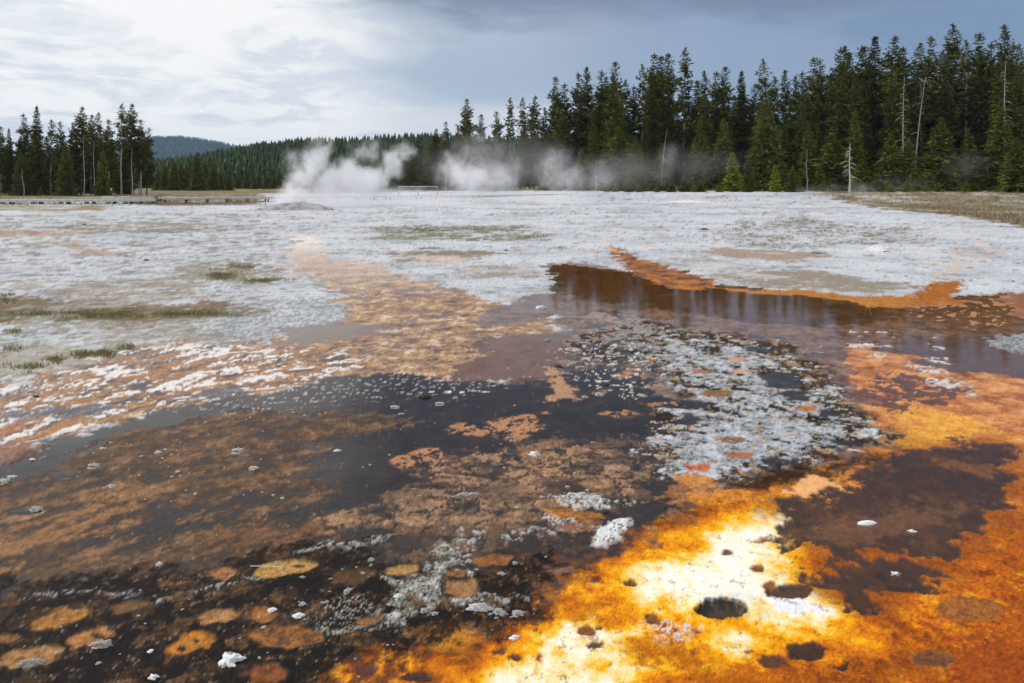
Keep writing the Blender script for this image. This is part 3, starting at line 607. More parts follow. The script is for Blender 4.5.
# discs: shallow terracettes of ochre mat with dark seams and painted rim shadow
discs = [ # cx, cy, rx, ry, rot, rgb, z
 (190, 645, 25, 9, -18, (196, 122, 34), 0.004), (286, 637, 38, 11, 2, (160, 100, 42), 0.0), (62, 618, 30, 9, -14, (176, 116, 48), 0.006), (92, 638, 22, 8, -16, (184, 122, 62), 0.006),
 (26, 660, 36, 9, -12, (176, 122, 66), 0.006), (128, 607, 20, 5, -10, (140, 98, 52), 0.004), (220, 617, 22, 7, -8, (176, 124, 66), 0.005), (262, 616, 20, 6, 0, (160, 108, 54), 0.003), (222, 574, 14, 6, -10, (176, 116, 64), 0.003),
 (285, 569, 34, 8, -10, (196, 144, 72), 0.003), (262, 614, 16, 7, 0, (170, 108, 48), 0.002), (340, 520, 16, 6, 0, (190, 142, 92), 0.003), (414, 522, 20, 6, 0, (188, 142, 98), 0.002), (402, 570, 16, 6, -8, (182, 132, 74), 0.003),
 (462, 588, 19, 9, 0, (170, 120, 68), 0.003), (456, 574, 8, 5, 0, (160, 106, 58), 0.003), (494, 560, 20, 6, -6, (190, 116, 34), -0.008), (368, 621, 13, 5.5, -4, (184, 126, 62), -0.010), (465, 520, 22, 5, 0, (180, 136, 96), 0.002),
 (510, 518, 14, 7, 0, (176, 132, 92), 0.001), (352, 576, 22, 8, -14, (110, 74, 38), 0.002), (20, 518, 24, 4, -10, (196, 148, 98), 0.004), (617, 468, 12, 3.5, 0, (196, 152, 112), 0.003), (576, 486, 32, 6, 0, (90, 56, 20), -0.012), (574, 515, 30, 6, 4, (206, 128, 36), 0.002),
 (580, 527, 22, 6, -8, (178, 120, 84), 0.006), (682, 518, 18, 7, 8, (150, 92, 56), 0.004), (652, 529, 9, 2.5, 0, (190, 130, 80), 0.003), (642, 512, 22, 6, 0, (70, 62, 62), -0.010), (686, 506, 9, 4, 0, (66, 56, 52), -0.006), (597, 485, 14, 5, 0, (196, 144, 96), 0.004),
 (560, 570, 18, 4, 0, (150, 108, 76), 0.001), (265, 675, 24, 10, 0, (150, 84, 34), 0.004), (8, 640, 10, 4, 0, (150, 100, 50), 0.004), (500, 494, 26, 7, 0, (140, 104, 78), 0.002), (532, 455, 10, 4, 0, (180, 132, 92), 0.002),
 (585, 450, 10, 2.4, 0, (176, 132, 98), 0.002), (560, 504, 16, 4, 0, (160, 120, 84), 0.002), (420, 540, 22, 8, -4, (100, 74, 54), -0.004), (405, 498, 24, 7, 0, (150, 112, 82), 0.002), (548, 445, 14, 4, 0, (170, 126, 90), 0.001)]
for cx_, cy_, rx, ry, rot, c, z in discs:
    rim = E(cx_, cy_, rx + 3.5, ry + 2.2, rot, soft=3, warp=6, k=34); paint(rim*(0.75 if cy_ > 545 else 0.22), (36, 24, 14), 0.6)
    m = E(cx_, cy_, rx, ry, rot, soft=2.2, warp=6, k=34)
    cc_ = srgb(c)[None]*(1 + 0.35*q3 + 0.25*fo + 0.12*q4)[:, None]
    cc_ = cc_*np.array((0.88, 0.95, 1.15), np.float32); paint(m*(0.94 if cy_ > 545 else 0.6), cc_.astype(np.float32), 0.45)
    setH(rim*(1 - m), z + 0.010); setH(m, z + 0.0015*fo)
for cx_, cy_, rx, ry in ((76, 607, 7, 3), (100, 636, 6, 2.6), (182, 649, 6, 3), (196, 641, 4, 2), (300, 567, 6, 2), (52, 642, 4, 1.5), (22, 658, 3, 1.2)):
    m = E(cx_, cy_, rx, ry, soft=1, warp=3); paint(m*0.9, (34, 20, 10), 0.6); setH(m, -0.002)
m = E(612, 532, 22, 9, -38, soft=3, warp=5); paint(m*sm(fo + q4, -0.9, -0.3), blend(0.6 + 0.6*q4, (170, 172, 168), (226, 228, 228)), 0.05); setH(m, 0.020 + 0.002*q3)
for a in ([(552, 500), (570, 490), (584, 494), (600, 502), (620, 500), (640, 500), (600, 508), (580, 510)], [(545, 520), (560, 516), (575, 524), (556, 526)]):
    m = A(*a, soft=2, warp=6)*sm(q4 + q3, -0.6, 0.0); paint(m*0.9, blend(0.6 + 0.6*q4, (150, 148, 142), (206, 206, 202)), 0.05); setH(m, 0.016 + 0.002*q3)

H *= 0.40
# holes and pits in the orange mat
pits = [ # cx, cy, rx, ry, depth, rgb
 (722, 611, 27, 11.5, 0.07, (44, 30, 14)), (789, 592, 24, 7.5, 0.02, (74, 44, 22)), (806, 652, 22, 10, 0.016, (58, 32, 12)), (772, 662, 16, 7.5, 0.012, (96, 60, 28)), (932, 660, 25, 9, 0.008, (134, 84, 44)), (902, 588, 14, 5, 0.012, (56, 30, 12)),
 (882, 574, 12, 4.5, 0.012, (48, 28, 14)), (628, 583, 9, 4, 0.014, (126, 84, 44)), (652, 620, 9, 4.5, 0.012, (130, 84, 30)), (587, 632, 9, 4, 0.014, (140, 84, 36)), (600, 629, 6, 3, 0.012, (130, 78, 36)), (596, 646, 8, 5, 0.014, (96, 60, 30)),
 (515, 658, 6, 4, 0.012, (90, 54, 26)), (727, 552, 6, 3, 0.01, (128, 84, 40)), (758, 570, 8, 3.5, 0.01, (140, 90, 40)), (770, 586, 6, 5, 0.01, (140, 86, 36)), (842, 668, 8, 4, 0.012, (58, 32, 14)), (801, 582, 5, 3, 0.01, (120, 76, 34)),
 (970, 610, 34, 12, 0.004, (142, 88, 44)), (750, 653, 6, 2, 0.008, (110, 64, 24)), (540, 658, 4, 5, 0.008, (150, 88, 30)), (418, 678, 18, 6, 0.01, (66, 36, 18)), (366, 670, 14, 7, 0.012, (100, 50, 18)), (664, 625, 5, 3, 0.01, (150, 100, 50)),
 (676, 631, 4, 2.5, 0.01, (160, 104, 52)), (695, 632, 5, 2.5, 0.01, (170, 106, 52)), (762, 541, 8, 3, 0.008, (150, 100, 50)), (927, 588, 6, 2, 0.01, (40, 30, 20)), (892, 540, 16, 5, 0.006, (70, 38, 20)), (500, 653, 8, 4, 0.006, (110, 64, 24)),
 (60, 474, 14, 4, 0.018, (64, 48, 28)), (240, 459, 14, 3, 0.012, (92, 66, 34)), (150, 540, 10, 2, 0.008, (60, 40, 28)), (24, 512, 20, 3, 0.014, (40, 30, 22)), (428, 400, 14, 3.5, 0.014, (60, 46, 34))]
for cx_, cy_, rx, ry, dep, c in pits:
    m = E(cx_, cy_, rx, ry, 0, soft=1.6, warp=4, k=45); SEED[0] -= 1; md_ = E(cx_, cy_, rx*0.90 - 1, ry*0.86 - 0.6, 0, soft=1.6, warp=4, k=45)
    cc_ = srgb(c)[None]*(1 + 0.4*q3 + 0.35*fo + 0.25*q4)[:, None]
    paint(m*0.96, np.clip(cc_, 0, 1).astype(np.float32), 0.9); H[:] -= md_*dep*0.55
    if dep > 0.03: ring = E(cx_, cy_, rx*1.5, ry*1.6, 0, soft=8, warp=4) ;  H[:] += ring*0.008
# scattered dark peppering and pale flecks over the orange
pep = sm(q5 + 0.7*q4, 0.55, 0.8)*fr*np.clip(org, 0, 1)*(1 - dp)
paint(pep*0.55, (98, 54, 20))
# depth of colour: ochre mats are strongly pigmented
lum = col @ np.array((0.25, 0.6, 0.15), np.float32)
chroma = (col.max(1) - col.min(1))/(col.max(1) + 1e-4)
nearf = sm(RR, 9.0, 4.0); lite0 = sm(lum, 0.3, 0.5)
sat = 1 - 0.12*(1 - nearf)*(1 - sm(chroma, 0.75, 0.9)) + 0.16*nearf*sm(chroma, 0.3, 0.7)*np.clip(org, 0, 1)
col = lum[:, None] + (col - lum[:, None])*sat[:, None]
col *= (0.90 + 0.10*np.clip(org + lite0, 0, 1))[:, None]
col *= (1 - 0.35*nearf*(1 - np.clip(org, 0, 1))*sm(lum, 0.22, 0.05))[:, None]
rngv = np.random.default_rng(3); wn = rngv.normal(size=n).astype(np.float32)
lite = sm(lum, 0.5, 0.25)
grain = 1 + (0.05 + 0.10*nearf*lite)*wn + (0.03 + 0.13*lite)*q4*nearf
col *= np.clip(grain, 0.45, 1.7)[:, None]
grit = (wn > 2.75)*(q2 > -0.1)*np.clip(dark + bk, 0, 1)*(1 - np.clip(org, 0, 1))
paint(grit.astype(np.float32)*0.5, (176, 166, 150), 0.1)
np.clip(col, 0.003, 0.92, out=col)
H = H + rise(X, Y)

colA = np.zeros((NV, 4), np.float32); colA[:, :3] = np.array(s2l(126, 114, 82)); colA[:, 3] = 1
far = (gy > 100); side = ~front & ~far
colA[side, :3] = np.array(s2l(186, 186, 184)); colA[:, :3] *= (1 + 0.25*fbm(gx*0.2, gy*0.2, 4, 77))[:, None]
colA[FI, :3] = col
hz = 0.02 + rise(gx, gy); hz[FI] = H
wetA = np.zeros(NV, np.float32); wetA[FI] = wet
verts = np.stack([gx, gy, hz], 1)
idx = np.arange(NV).reshape(nr, nth)
a_ = idx[:-1]; b_ = np.roll(idx, -1, 1)[:-1]; c_ = np.roll(idx, -1, 1)[1:]; d_ = idx[1:]
quads = np.stack([a_, b_, c_, d_], -1).reshape(-1, 4)

m_ground, t, b = new_mat('sinter and microbial mat')
at_c = N(t, 'ShaderNodeAttribute', attribute_name='tint'); at_w = N(t, 'ShaderNodeAttribute', attribute_name='wet')
geo = N(t, 'ShaderNodeNewGeometry')
g1 = noise(t, geo.outputs['Position'], 35, 5, 0.7); g2 = noise(t, geo.outputs['Position'], 220, 3, 0.6)
g0 = noise(t, geo.outputs['Position'], 6, 5, 0.65)
var = math_(t, 'ADD', math_(t, 'ADD', math_(t, 'MULTIPLY', g1, 0.42), math_(t, 'MULTIPLY', g2, 0.45)), math_(t, 'MULTIPLY', g0, 0.14))
var = math_(t, 'ADD', var, 0.49)
vm = N(t, 'ShaderNodeVectorMath', operation='SCALE'); lk(t, at_c.outputs['Color'], vm.inputs[0]); lk(t, var, vm.inputs['Scale'])
lk(t, vm.outputs[0], b.inputs['Base Color'])
lk(t, math_(t, 'SUBTRACT', 0.92, math_(t, 'MULTIPLY', at_w.outputs['Fac'], 0.55)), b.inputs['Roughness'])
lk(t, math_(t, 'ADD', 0.08, math_(t, 'MULTIPLY', at_w.outputs['Fac'], 0.22)), b.inputs['Specular IOR Level'])
bn = N(t, 'ShaderNodeBump'); bn.inputs['Distance'].default_value = 0.004
lk(t, math_(t, 'SUBTRACT', 0.9, math_(t, 'MULTIPLY', at_w.outputs['Fac'], 0.6)), bn.inputs['Strength'])
lk(t, math_(t, 'ADD', g1, math_(t, 'MULTIPLY', g2, 0.5)), bn.inputs['Height']); lk(t, bn.outputs[0], b.inputs['Normal'])
ground = mesh_obj('ground', verts, quads, m_ground, smooth=True)
tag(ground, 'white sinter flat with wet orange, brown and black microbial mats', kind='structure')
me = ground.data
ca = me.color_attributes.new('tint', 'FLOAT_COLOR', 'POINT'); ca.data.foreach_set('color', colA.ravel())
wa_ = me.attributes.new('wet', 'FLOAT', 'POINT'); wa_.data.foreach_set('value', wetA)

# ------------------------------------------------------------------ water: a film over every hollow of the ground
m_water, t, b = new_mat('shallow hot water')
t.nodes.remove(b)
gl = N(t, 'ShaderNodeBsdfGlossy'); gl.inputs['Roughness'].default_value = 0.012
tr = N(t, 'ShaderNodeBsdfTransparent'); tr.inputs[0].default_value = (0.93, 0.90, 0.86, 1)
fn = N(t, 'ShaderNodeFresnel'); fn.inputs[0].default_value = 1.33
geo = N(t, 'ShaderNodeNewGeometry')
bn = N(t, 'ShaderNodeBump'); bn.inputs['Strength'].default_value = 0.07; bn.inputs['Distance'].default_value = 0.01
mpw = N(t, 'ShaderNodeMapping'); mpw.inputs['Scale'].default_value = (1, 1.6, 1); lk(t, geo.outputs['Position'], mpw.inputs[0])
lk(t, noise(t, mpw.outputs[0], 9, 4, 0.5, 0.4), bn.inputs['Height'])
lk(t, bn.outputs[0], gl.inputs['Normal']); lk(t, bn.outputs[0], fn.inputs['Normal'])
mx = N(t, 'ShaderNodeMixShader'); lk(t, fn.outputs[0], mx.inputs[0]); lk(t, tr.outputs[0], mx.inputs[1]); lk(t, gl.outputs[0], mx.inputs[2])
lk(t, mx.outputs[0], t.nodes['Material Output'].inputs[0])
low_v = (hz < 0.0015) & (gr > 1.3) & (gr < 60)
keep = low_v[quads].any(1)
wq = quads[keep]; used = np.unique(wq); remap = np.zeros(NV, np.int64); remap[used] = np.arange(len(used))
wv = verts[used].copy(); wv[:, 2] = 0.0
water = mesh_obj('water', wv, remap[wq], m_water, smooth=True)
tag(water, 'still film of hot water reflecting sky and forest', kind='structure')

# ------------------------------------------------------------------ hills and their woods
def ridge(name, label, pts, Y0, Y1, mat, thick_n=60):
    """a hill whose skyline passes through the picture points pts when seen from the photograph's place: foot at Y0, crest at Y1, back slope beyond"""
    pu = np.array([p[0] for p in pts], float); pv = np.array([p[1] for p in pts], float)
    us = np.linspace(pu[0], pu[-1], 150)
    vv = []
    rows = 40
    for j in range(rows):
        f = j/(rows - 1)
        for u in us:
            v = np.interp(u, pu, pv)
            d0 = ray(u, v); k = d0[0]/d0[1]
            top = CAM_H + d0[2]/d0[1]*Y1
            if f < 0.7:
                g = f/0.7; Yc = Y0 + (Y1 - Y0)*g; z = -2 + (top + 2)*(g*g*(3 - 2*g)*0.35 + g*0.65)
            else:
                g = (f - 0.7)/0.3; Yc = Y1 + (Y1 - Y0)*0.8*g; z = top*(1 - g*g) - 2*g
            z += 0.012*(top + 5)*float(math.sin(u*0.05 + f*9) + math.sin(u*0.021 + f*17))*math.sin(f*math.pi)*(1 if f < 0.68 else 0.3)
            vv.append((k*Yc, Yc, z))
    vv = np.array(vv); nu = len(us)
    idx = np.arange(rows*nu).reshape(rows, nu)
    q = np.stack([idx[:-1, :-1], idx[:-1, 1:], idx[1:, 1:], idx[1:, :-1]], -1).reshape(-1, 4)
    o = mesh_obj(name, vv, q, mat, smooth=True); tag(o, label, kind='structure')
    return vv.reshape(rows, nu, 3)
m_hill = simple_mat('forest floor', (0.035, 0.045, 0.022), 0.95, 0.4, 0.02, bump=0)
def leaf_mat(name, c1, c2, rand=0.35, hue2=None):
    m, t, b = new_mat(name)
    g = N(t, 'ShaderNodeNewGeometry'); oi = N(t, 'ShaderNodeObjectInfo')
    cA = mixc(t, g.outputs['Random Per Island'], c1, c2)
    cB = mixc(t, math_(t, 'MULTIPLY', oi.outputs['Random'], rand), cA, hue2 or (0.085, 0.088, 0.02))
    lk(t, cB, b.inputs['Base Color']); b.inputs['Roughness'].default_value = 0.7
    b.inputs['Specular IOR Level'].default_value = 0.1
    return m
m_needle = leaf_mat('dark pine needles', (0.042, 0.050, 0.006), (0.145, 0.155, 0.020))
m_needle2 = leaf_mat('young pine needles', (0.14, 0.17, 0.015), (0.27, 0.29, 0.03), 0.5, (0.24, 0.21, 0.02))
m_needle3 = leaf_mat('edge fir needles', (0.070, 0.088, 0.010), (0.165, 0.185, 0.024), 0.4, (0.12, 0.12, 0.03))
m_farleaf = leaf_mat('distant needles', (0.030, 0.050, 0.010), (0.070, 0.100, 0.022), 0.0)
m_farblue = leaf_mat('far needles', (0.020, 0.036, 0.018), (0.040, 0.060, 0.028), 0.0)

def tiny_tree(rng, nl=7, ns=6):
    """low-detail conifer of unit height as separate ragged skirts"""
    V, Fq = [], []
    for i in range(nl):
        z0 = 0.12 + 0.80*i/nl; z1 = z0 + 0.24; r = 0.17*(1 - i/nl)**0.8 + 0.015
        tip = len(V); V.append((rng.normal()*0.01, rng.normal()*0.01, min(z1, 1.0)))
        for s in range(ns):
            a = 2*math.pi*(s + rng.random()*0.6)/ns; rr = r*(0.6 + 0.7*rng.random())
            V.append((math.cos(a)*rr, math.sin(a)*rr, z0 - 0.04*rng.random()))
            a2 = a + 0.9*math.pi*2/ns
            V.append((math.cos(a2)*rr*0.8, math.sin(a2)*rr*0.8, z0 - 0.02*rng.random()))
            Fq.append((tip, len(V) - 2, len(V) - 1))
    return np.array(V), np.array(Fq)
def forest_mass(name, label, surf, count, hmin, hmax, mat, f_lo, f_hi, seed, nl=6, ns=5, edge=0):
    rng = np.random.default_rng(seed)
    protos = [tiny_tree(rng, nl, ns) for _ in range(5)]
    rows, nu, _ = surf.shape
    VV, FF, off = [], [], 0
    for i in range(count):
        f = f_lo + (f_hi - f_lo)*rng.random()
        if edge and i < edge: f = 0.66 + 0.05*rng.random()
        fj = f*(rows - 1); j = min(int(fj), rows - 2); g = fj - j
        ui = rng.random()*(nu - 1.01); k = int(ui); h = ui - k
        p = (surf[j, k]*(1 - g) + surf[j+1, k]*g)*(1 - h) + (surf[j, k+1]*(1 - g) + surf[j+1, k+1]*g)*h
        V, Fq = protos[i % 5]
        s = hmin + (hmax - hmin)*rng.random()**1.3; a = rng.random()*6.28
        ca_, sa_ = math.cos(a), math.sin(a); wd = s*(0.8 + 0.5*rng.random())
        W = np.stack([(V[:, 0]*ca_ - V[:, 1]*sa_)*wd, (V[:, 0]*sa_ + V[:, 1]*ca_)*wd, V[:, 2]*s], 1) + p - np.array((0, 0, 0.3))
        VV.append(W); FF.append(Fq + off); off += len(V)
    o = mesh_obj(name, np.concatenate(VV), np.concatenate(FF), mat)
    return tag(o, label, 'forest', kind='stuff')
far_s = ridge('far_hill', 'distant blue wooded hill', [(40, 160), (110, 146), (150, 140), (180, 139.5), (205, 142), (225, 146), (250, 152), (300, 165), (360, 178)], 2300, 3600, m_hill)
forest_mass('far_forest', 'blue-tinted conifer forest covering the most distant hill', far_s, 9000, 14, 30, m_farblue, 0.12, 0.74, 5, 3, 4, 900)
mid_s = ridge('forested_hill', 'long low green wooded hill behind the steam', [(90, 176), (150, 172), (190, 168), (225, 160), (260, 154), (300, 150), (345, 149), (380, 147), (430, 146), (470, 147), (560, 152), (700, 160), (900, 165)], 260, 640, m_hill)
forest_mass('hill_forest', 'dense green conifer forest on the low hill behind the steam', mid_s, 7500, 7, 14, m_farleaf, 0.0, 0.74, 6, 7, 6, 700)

# ------------------------------------------------------------------ conifers
m_bark = simple_mat('grey brown bark', (0.11, 0.085, 0.065), 0.9, 0.4, 6)
m_barkl = simple_mat('pale dry bark', (0.40, 0.36, 0.31), 0.9, 0.4, 6)
m_dead = simple_mat('bleached wood', (0.55, 0.53, 0.49), 0.85, 0.3, 6)
def tube(V, Fq, pts, rads, ns=5):
    """append a tapered tube through pts"""
    base = len(V)
    for i, (p, r) in enumerate(zip(pts, rads)):
        p = Vector(p); d = (Vector(pts[min(i+1, len(pts)-1)]) - Vector(pts[max(i-1, 0)])).normalized()
        up = Vector((0, 0, 1)) if abs(d.z) < 0.9 else Vector((1, 0, 0))
        a = d.cross(up).normalized(); b2 = d.cross(a)
        for s in range(ns):
            an = 2*math.pi*s/ns; V.append(tuple(p + a*math.cos(an)*r + b2*math.sin(an)*r))
    for i in range(len(pts) - 1):
        for s in range(ns):
            s2 = (s + 1) % ns
            Fq.append((base + i*ns + s, base + i*ns + s2, base + (i+1)*ns + s2, base + (i+1)*ns + s))
    Fq.append(tuple(base + (len(pts)-1)*ns + s for s in range(ns)))
def conifer(seed, h, base_frac, rad, kind, mat_n, mat_b, dens=1.0):
    """one conifer: Empty > trunk, crown.  kind 'pine': tufty open narrow crown; 'fir': skirted cone"""
    rng = np.random.default_rng(seed)
    root = empty('pine_tree', (0, 0, 0))
    V, Fq = [], []
    lean = rng.normal(size=2)*0.008*h
    def axis(z): return np.array((lean[0]*(z/h)**1.5 + 0.05*math.sin(z*0.7 + seed), lean[1]*(z/h)**1.5 + 0.05*math.cos(z*0.6), z))
    zs = np.linspace(-0.3, h*0.99, 14)
    tr_ = 0.009*h + 0.02
    tube(V, Fq, [axis(max(z, 0)) + np.array((0, 0, min(z, 0))) for z in zs], [tr_*(1 - 0.93*max(z, 0)/h) for z in zs], 7)
    # dead stubs on the bare bole
    for i in range(int(26*base_frac) + 6):
        z = h*(0.12 + (base_frac + 0.12)*rng.random()); a = rng.random()*6.28; L = 0.3 + 0.9*rng.random()
        p = axis(z); tube(V, Fq, [p, p + np.array((math.cos(a)*L, math.sin(a)*L, -0.25*L))], [0.025, 0.008], 3)
    T = []
    def spray(p, size, d):
        # a small ragged tuft: crossed slivers of needles
        for q in range(4):
            a = rng.normal(size=3); a = a*np.array((1, 1, 0.55)) + d*1.2; a /= np.linalg.norm(a) + 1e-6
            b3 = np.cross(a, rng.normal(size=3)); b3 /= np.linalg.norm(b3) + 1e-6
            L = size*(0.8 + 0.7*rng.random()); wd = size*(0.34 + 0.26*rng.random())
            o = p + rng.normal(size=3)*size*0.18
            T.append((o - b3*wd*0.5, o + b3*wd*0.5, o + a*L + b3*wd*0.15)); 
    z = h*base_frac; zb = z
    gapph = rng.random(3)*6.28
    while z < h*0.985:
        f = (z - zb)/(h - zb)
        if kind == 'pine':
            prof = (0.55 + 0.45*math.sin(min(f*2.4 + 0.35, 1.57)))*(1 - f)**0.62
            prof *= 0.78 + 0.30*math.sin(z*1.9 + gapph[0]) + 0.16*math.sin(z*4.3 + gapph[1])
            step = 0.30; nb = 8
        else:
            prof = (1 - f)**0.85*(0.92 + 0.12*math.sin(z*3.1 + gapph[2])); step = 0.27; nb = 10
        L0 = rad*max(prof, 0.03) + 0.06
        for k in range(nb):
            if rng.random() > 0.93*dens: continue
            a = rng.random()*6.28; L = L0*(0.55 + 0.6*rng.random())
            if kind == 'pine' and rng.random() < 0.10: L *= 1.35
            droop = (-0.22 if kind == 'fir' else 0.08) - 0.25*(1 - f)*(kind == 'fir') + 0.5*f
            d = np.array((math.cos(a), math.sin(a), droop + rng.normal()*0.08)); p0 = axis(z)
            tube(V, Fq, [p0, p0 + d*L*0.85], [0.012 + 0.012*(1 - f), 0.006], 3)
            npt = max(2, int(L/0.27*dens))
            for s in range(npt):
                g = (s + 0.6 + 0.4*rng.random())/npt
                if kind == 'pine' and g < 0.18 and f < 0.6: continue
                p = p0 + d*L*g + np.array((0, 0, -0.10*L*g*g if kind == 'fir' else 0.08*L*g*g))
                side = np.array((-d[1], d[0], 0))*rng.normal()*0.22*L*(1 - 0.5*g)
                spray(p + side, (0.50 if kind == 'fir' else 0.52)*(0.62 + 0.38*(1 - f)) if f < 0.75 else 0.48*(1.35 - f), d*np.array((1, 1, 0.4)))
        z += step*(0.7 + 0.6*rng.random())
    for k in range(7): spray(axis(h*0.955 + 0.045*h*k/7), 0.30*(1 - 0.09*k), np.array((0, 0, 2.2)))
    mesh_obj('trunk', V, Fq, mat_b, root)
    T = np.array(T).reshape(-1, 3)
    mesh_obj('crown', T, np.arange(len(T)).reshape(-1, 3), mat_n, root)
    root['_h'] = h
    return root
random.seed(4)
PH = 18.0
protos = {'pine': [conifer(11 + i, PH, bf, rd, 'pine', m_needle, mb, dn) for i, (bf, rd, mb, dn) in enumerate([(0.22, 2.5, m_bark, 1), (0.32, 2.2, m_barkl, 1), (0.14, 2.6, m_bark, 1.05), (0.38, 2.3, m_bark, 0.95), (0.24, 1.9, m_bark, 1)])],
          'thin': [conifer(31 + i, PH, bf, rd, 'pine', m_needle, m_barkl, 0.62) for i, (bf, rd) in enumerate([(0.45, 1.6), (0.52, 1.5)])],
          'fir': [conifer(41 + i, PH, bf, rd, 'fir', m_needle, m_bark) for i, (bf, rd) in enumerate([(0.06, 2.6), (0.10, 2.2), (0.14, 2.0)])]}
YH = 6.0
protos['young'] = [conifer(51 + i, YH, 0.05, rd, 'fir', m_needle2, m_bark, 1.0) for i, rd in enumerate((1.35, 1.15))]
protos['bushy'] = [conifer(61 + i, 11.0, 0.05, rd, 'fir', m_needle3, m_bark, 1.1) for i, rd in enumerate((2.7, 2.3))]
protos['small'] = [conifer(71 + i, YH, 0.06, rd, 'fir', m_needle3, m_bark, 1.0) for i, rd in enumerate((1.5, 1.2))]
used_p = set(); rt = random.Random(8)
def place_tree(kind, u, vtop, Yd, label, group, wide=1.0, which=None, zb=None):
    ps = protos[kind]; p = ps[which if which is not None else rt.randrange(len(ps))]
    top = at_d(u, vtop, Yd); z0 = 0.02 + float(rise(np.float64(top.x), np.float64(Yd))) if zb is None else zb
    s = (top.z - z0)/p['_h']; w_ = s*wide*(0.92 + 0.2*rt.random())
    loc = (top.x, Yd, z0); rz = rt.random()*6.28
    if p.name in used_p: o = copy_tree(p, loc, rz, (w_, w_, s))
    else: used_p.add(p.name); o = p; o.location = loc; o.rotation_euler.z = rz; o.scale = (w_, w_, s)
    if '_h' in o and o is not p: del o['_h']
    return tag(o, label, 'tree', group)
ORD = ['first', 'second', 'third', 'fourth', 'fifth', 'sixth', 'seventh', 'eighth', 'ninth', 'tenth', 'eleventh', 'twelfth', 'thirteenth', 'fourteenth', 'fifteenth', 'sixteenth', 'seventeenth', 'eighteenth', 'nineteenth', 'twentieth',
       'twenty-first', 'twenty-second', 'twenty-third', 'twenty-fourth', 'twenty-fifth', 'twenty-sixth', 'twenty-seventh', 'twenty-eighth', 'twenty-ninth', 'thirtieth']
# skyline of the right-hand wood, read off the photograph
sky_r = [(446, 122), (458, 126), (467, 99), (481, 115), (497, 112), (510, 98), (523, 98), (534, 96), (544, 108), (555, 77), (566, 84), (579, 73), (586, 67), (599, 70), (606, 76), (614, 62), (626, 80), (634, 86), (642, 64), (654, 54), (661, 56), (669, 54), (684, 48), (703, 71), (716, 72), (724, 67), (741, 71), (752, 84), (763, 59), (775, 77), (786, 70), (795, 76), (805, 72), (815, 57), (824, 59), (836, 48),
         (843, 46), (851, 52), (858, 46), (866, 46), (877, 36), (886, 58), (894, 35), (903, 47), (911, 60), (921, 43), (932, 36), (942, 50), (952, 25), (966, 40), (978, 33), (986, 43), (1003, 25), (1011, 44), (1019, 44), (1036, 40), (1052, 52), (1070, 38), (1090, 46), (1112, 34), (1135, 44)]
nsr = len([s for s in sky_r if s[0] < 1024])
for i, (u, v) in enumerate(sky_r):
    Yd = 112 + 10*rt.random() + max(0, (560 - u))*0.16
    kind = 'thin' if (498 < u < 530 and rt.random() < 0.5) or rt.random() < 0.12 else ('fir' if u in (684, 763, 877, 952, 741) else 'pine')
    look = {'thin': 'sparse-crowned', 'fir': 'full cone-shaped', 'pine': 'dark narrow'}[kind]
    if i < nsr:
        j = nsr - 1 - i
        lab = ('%s skyline pine, %s treetop from the right edge' % (look, ORD[j])) if j < 29 else ('%s skyline pine, %s treetop from the left end of the right wood' % (look, ORD[i]))
    else: lab = 'dark narrow pine on the right wood beyond the photo edge'
    place_tree(kind, u, v - 1, Yd, lab, 'treetops along the skyline of the right wood', 1.0 if kind != 'fir' else 1.15)
# the depth of the wood behind and below the skyline
inner = []
rf = random.Random(21)
su = np.array([s[0] for s in sky_r], float); sv = np.array([s[1] for s in sky_r], float)
for i in range(150):
    u = 440 + 700*((i + rf.random())/150)
    v = float(np.interp(u, su, sv)); 
    d = 12 + 62*rf.random()**1.0
    v2 = min(v + d, 168)
    Yd = 101 + 34*rf.random() + max(0, 560 - u)*0.14
    o_ = place_tree(rf.choice(['pine', 'fir', 'fir', 'pine', 'fir']), u, v2, Yd, 'dark conifer', 'conifers in the depth of the right wood', 1.1)
    inner.append((int(np.argmin(np.abs(su - u))), v2, u, o_))
for i in range(len(sky_r)):
    g_ = sorted([q for q in inner if q[0] == i], key=lambda q: q[1]); j = nsr - 1 - i
    ref = 'beyond the photo edge' if j < 0 else ('below the %s skyline treetop from the right edge' % ORD[j] if j < 29 else 'below the %s skyline treetop from the left end' % ORD[i])
    for r_, q in enumerate(g_): q[3]['label'] = 'inner conifer ' + ref + (', %s tip' % ['highest', 'second', 'third', 'fourth', 'fifth', 'sixth', 'seventh'][min(r_, 6)] if len(g_) > 1 else '')
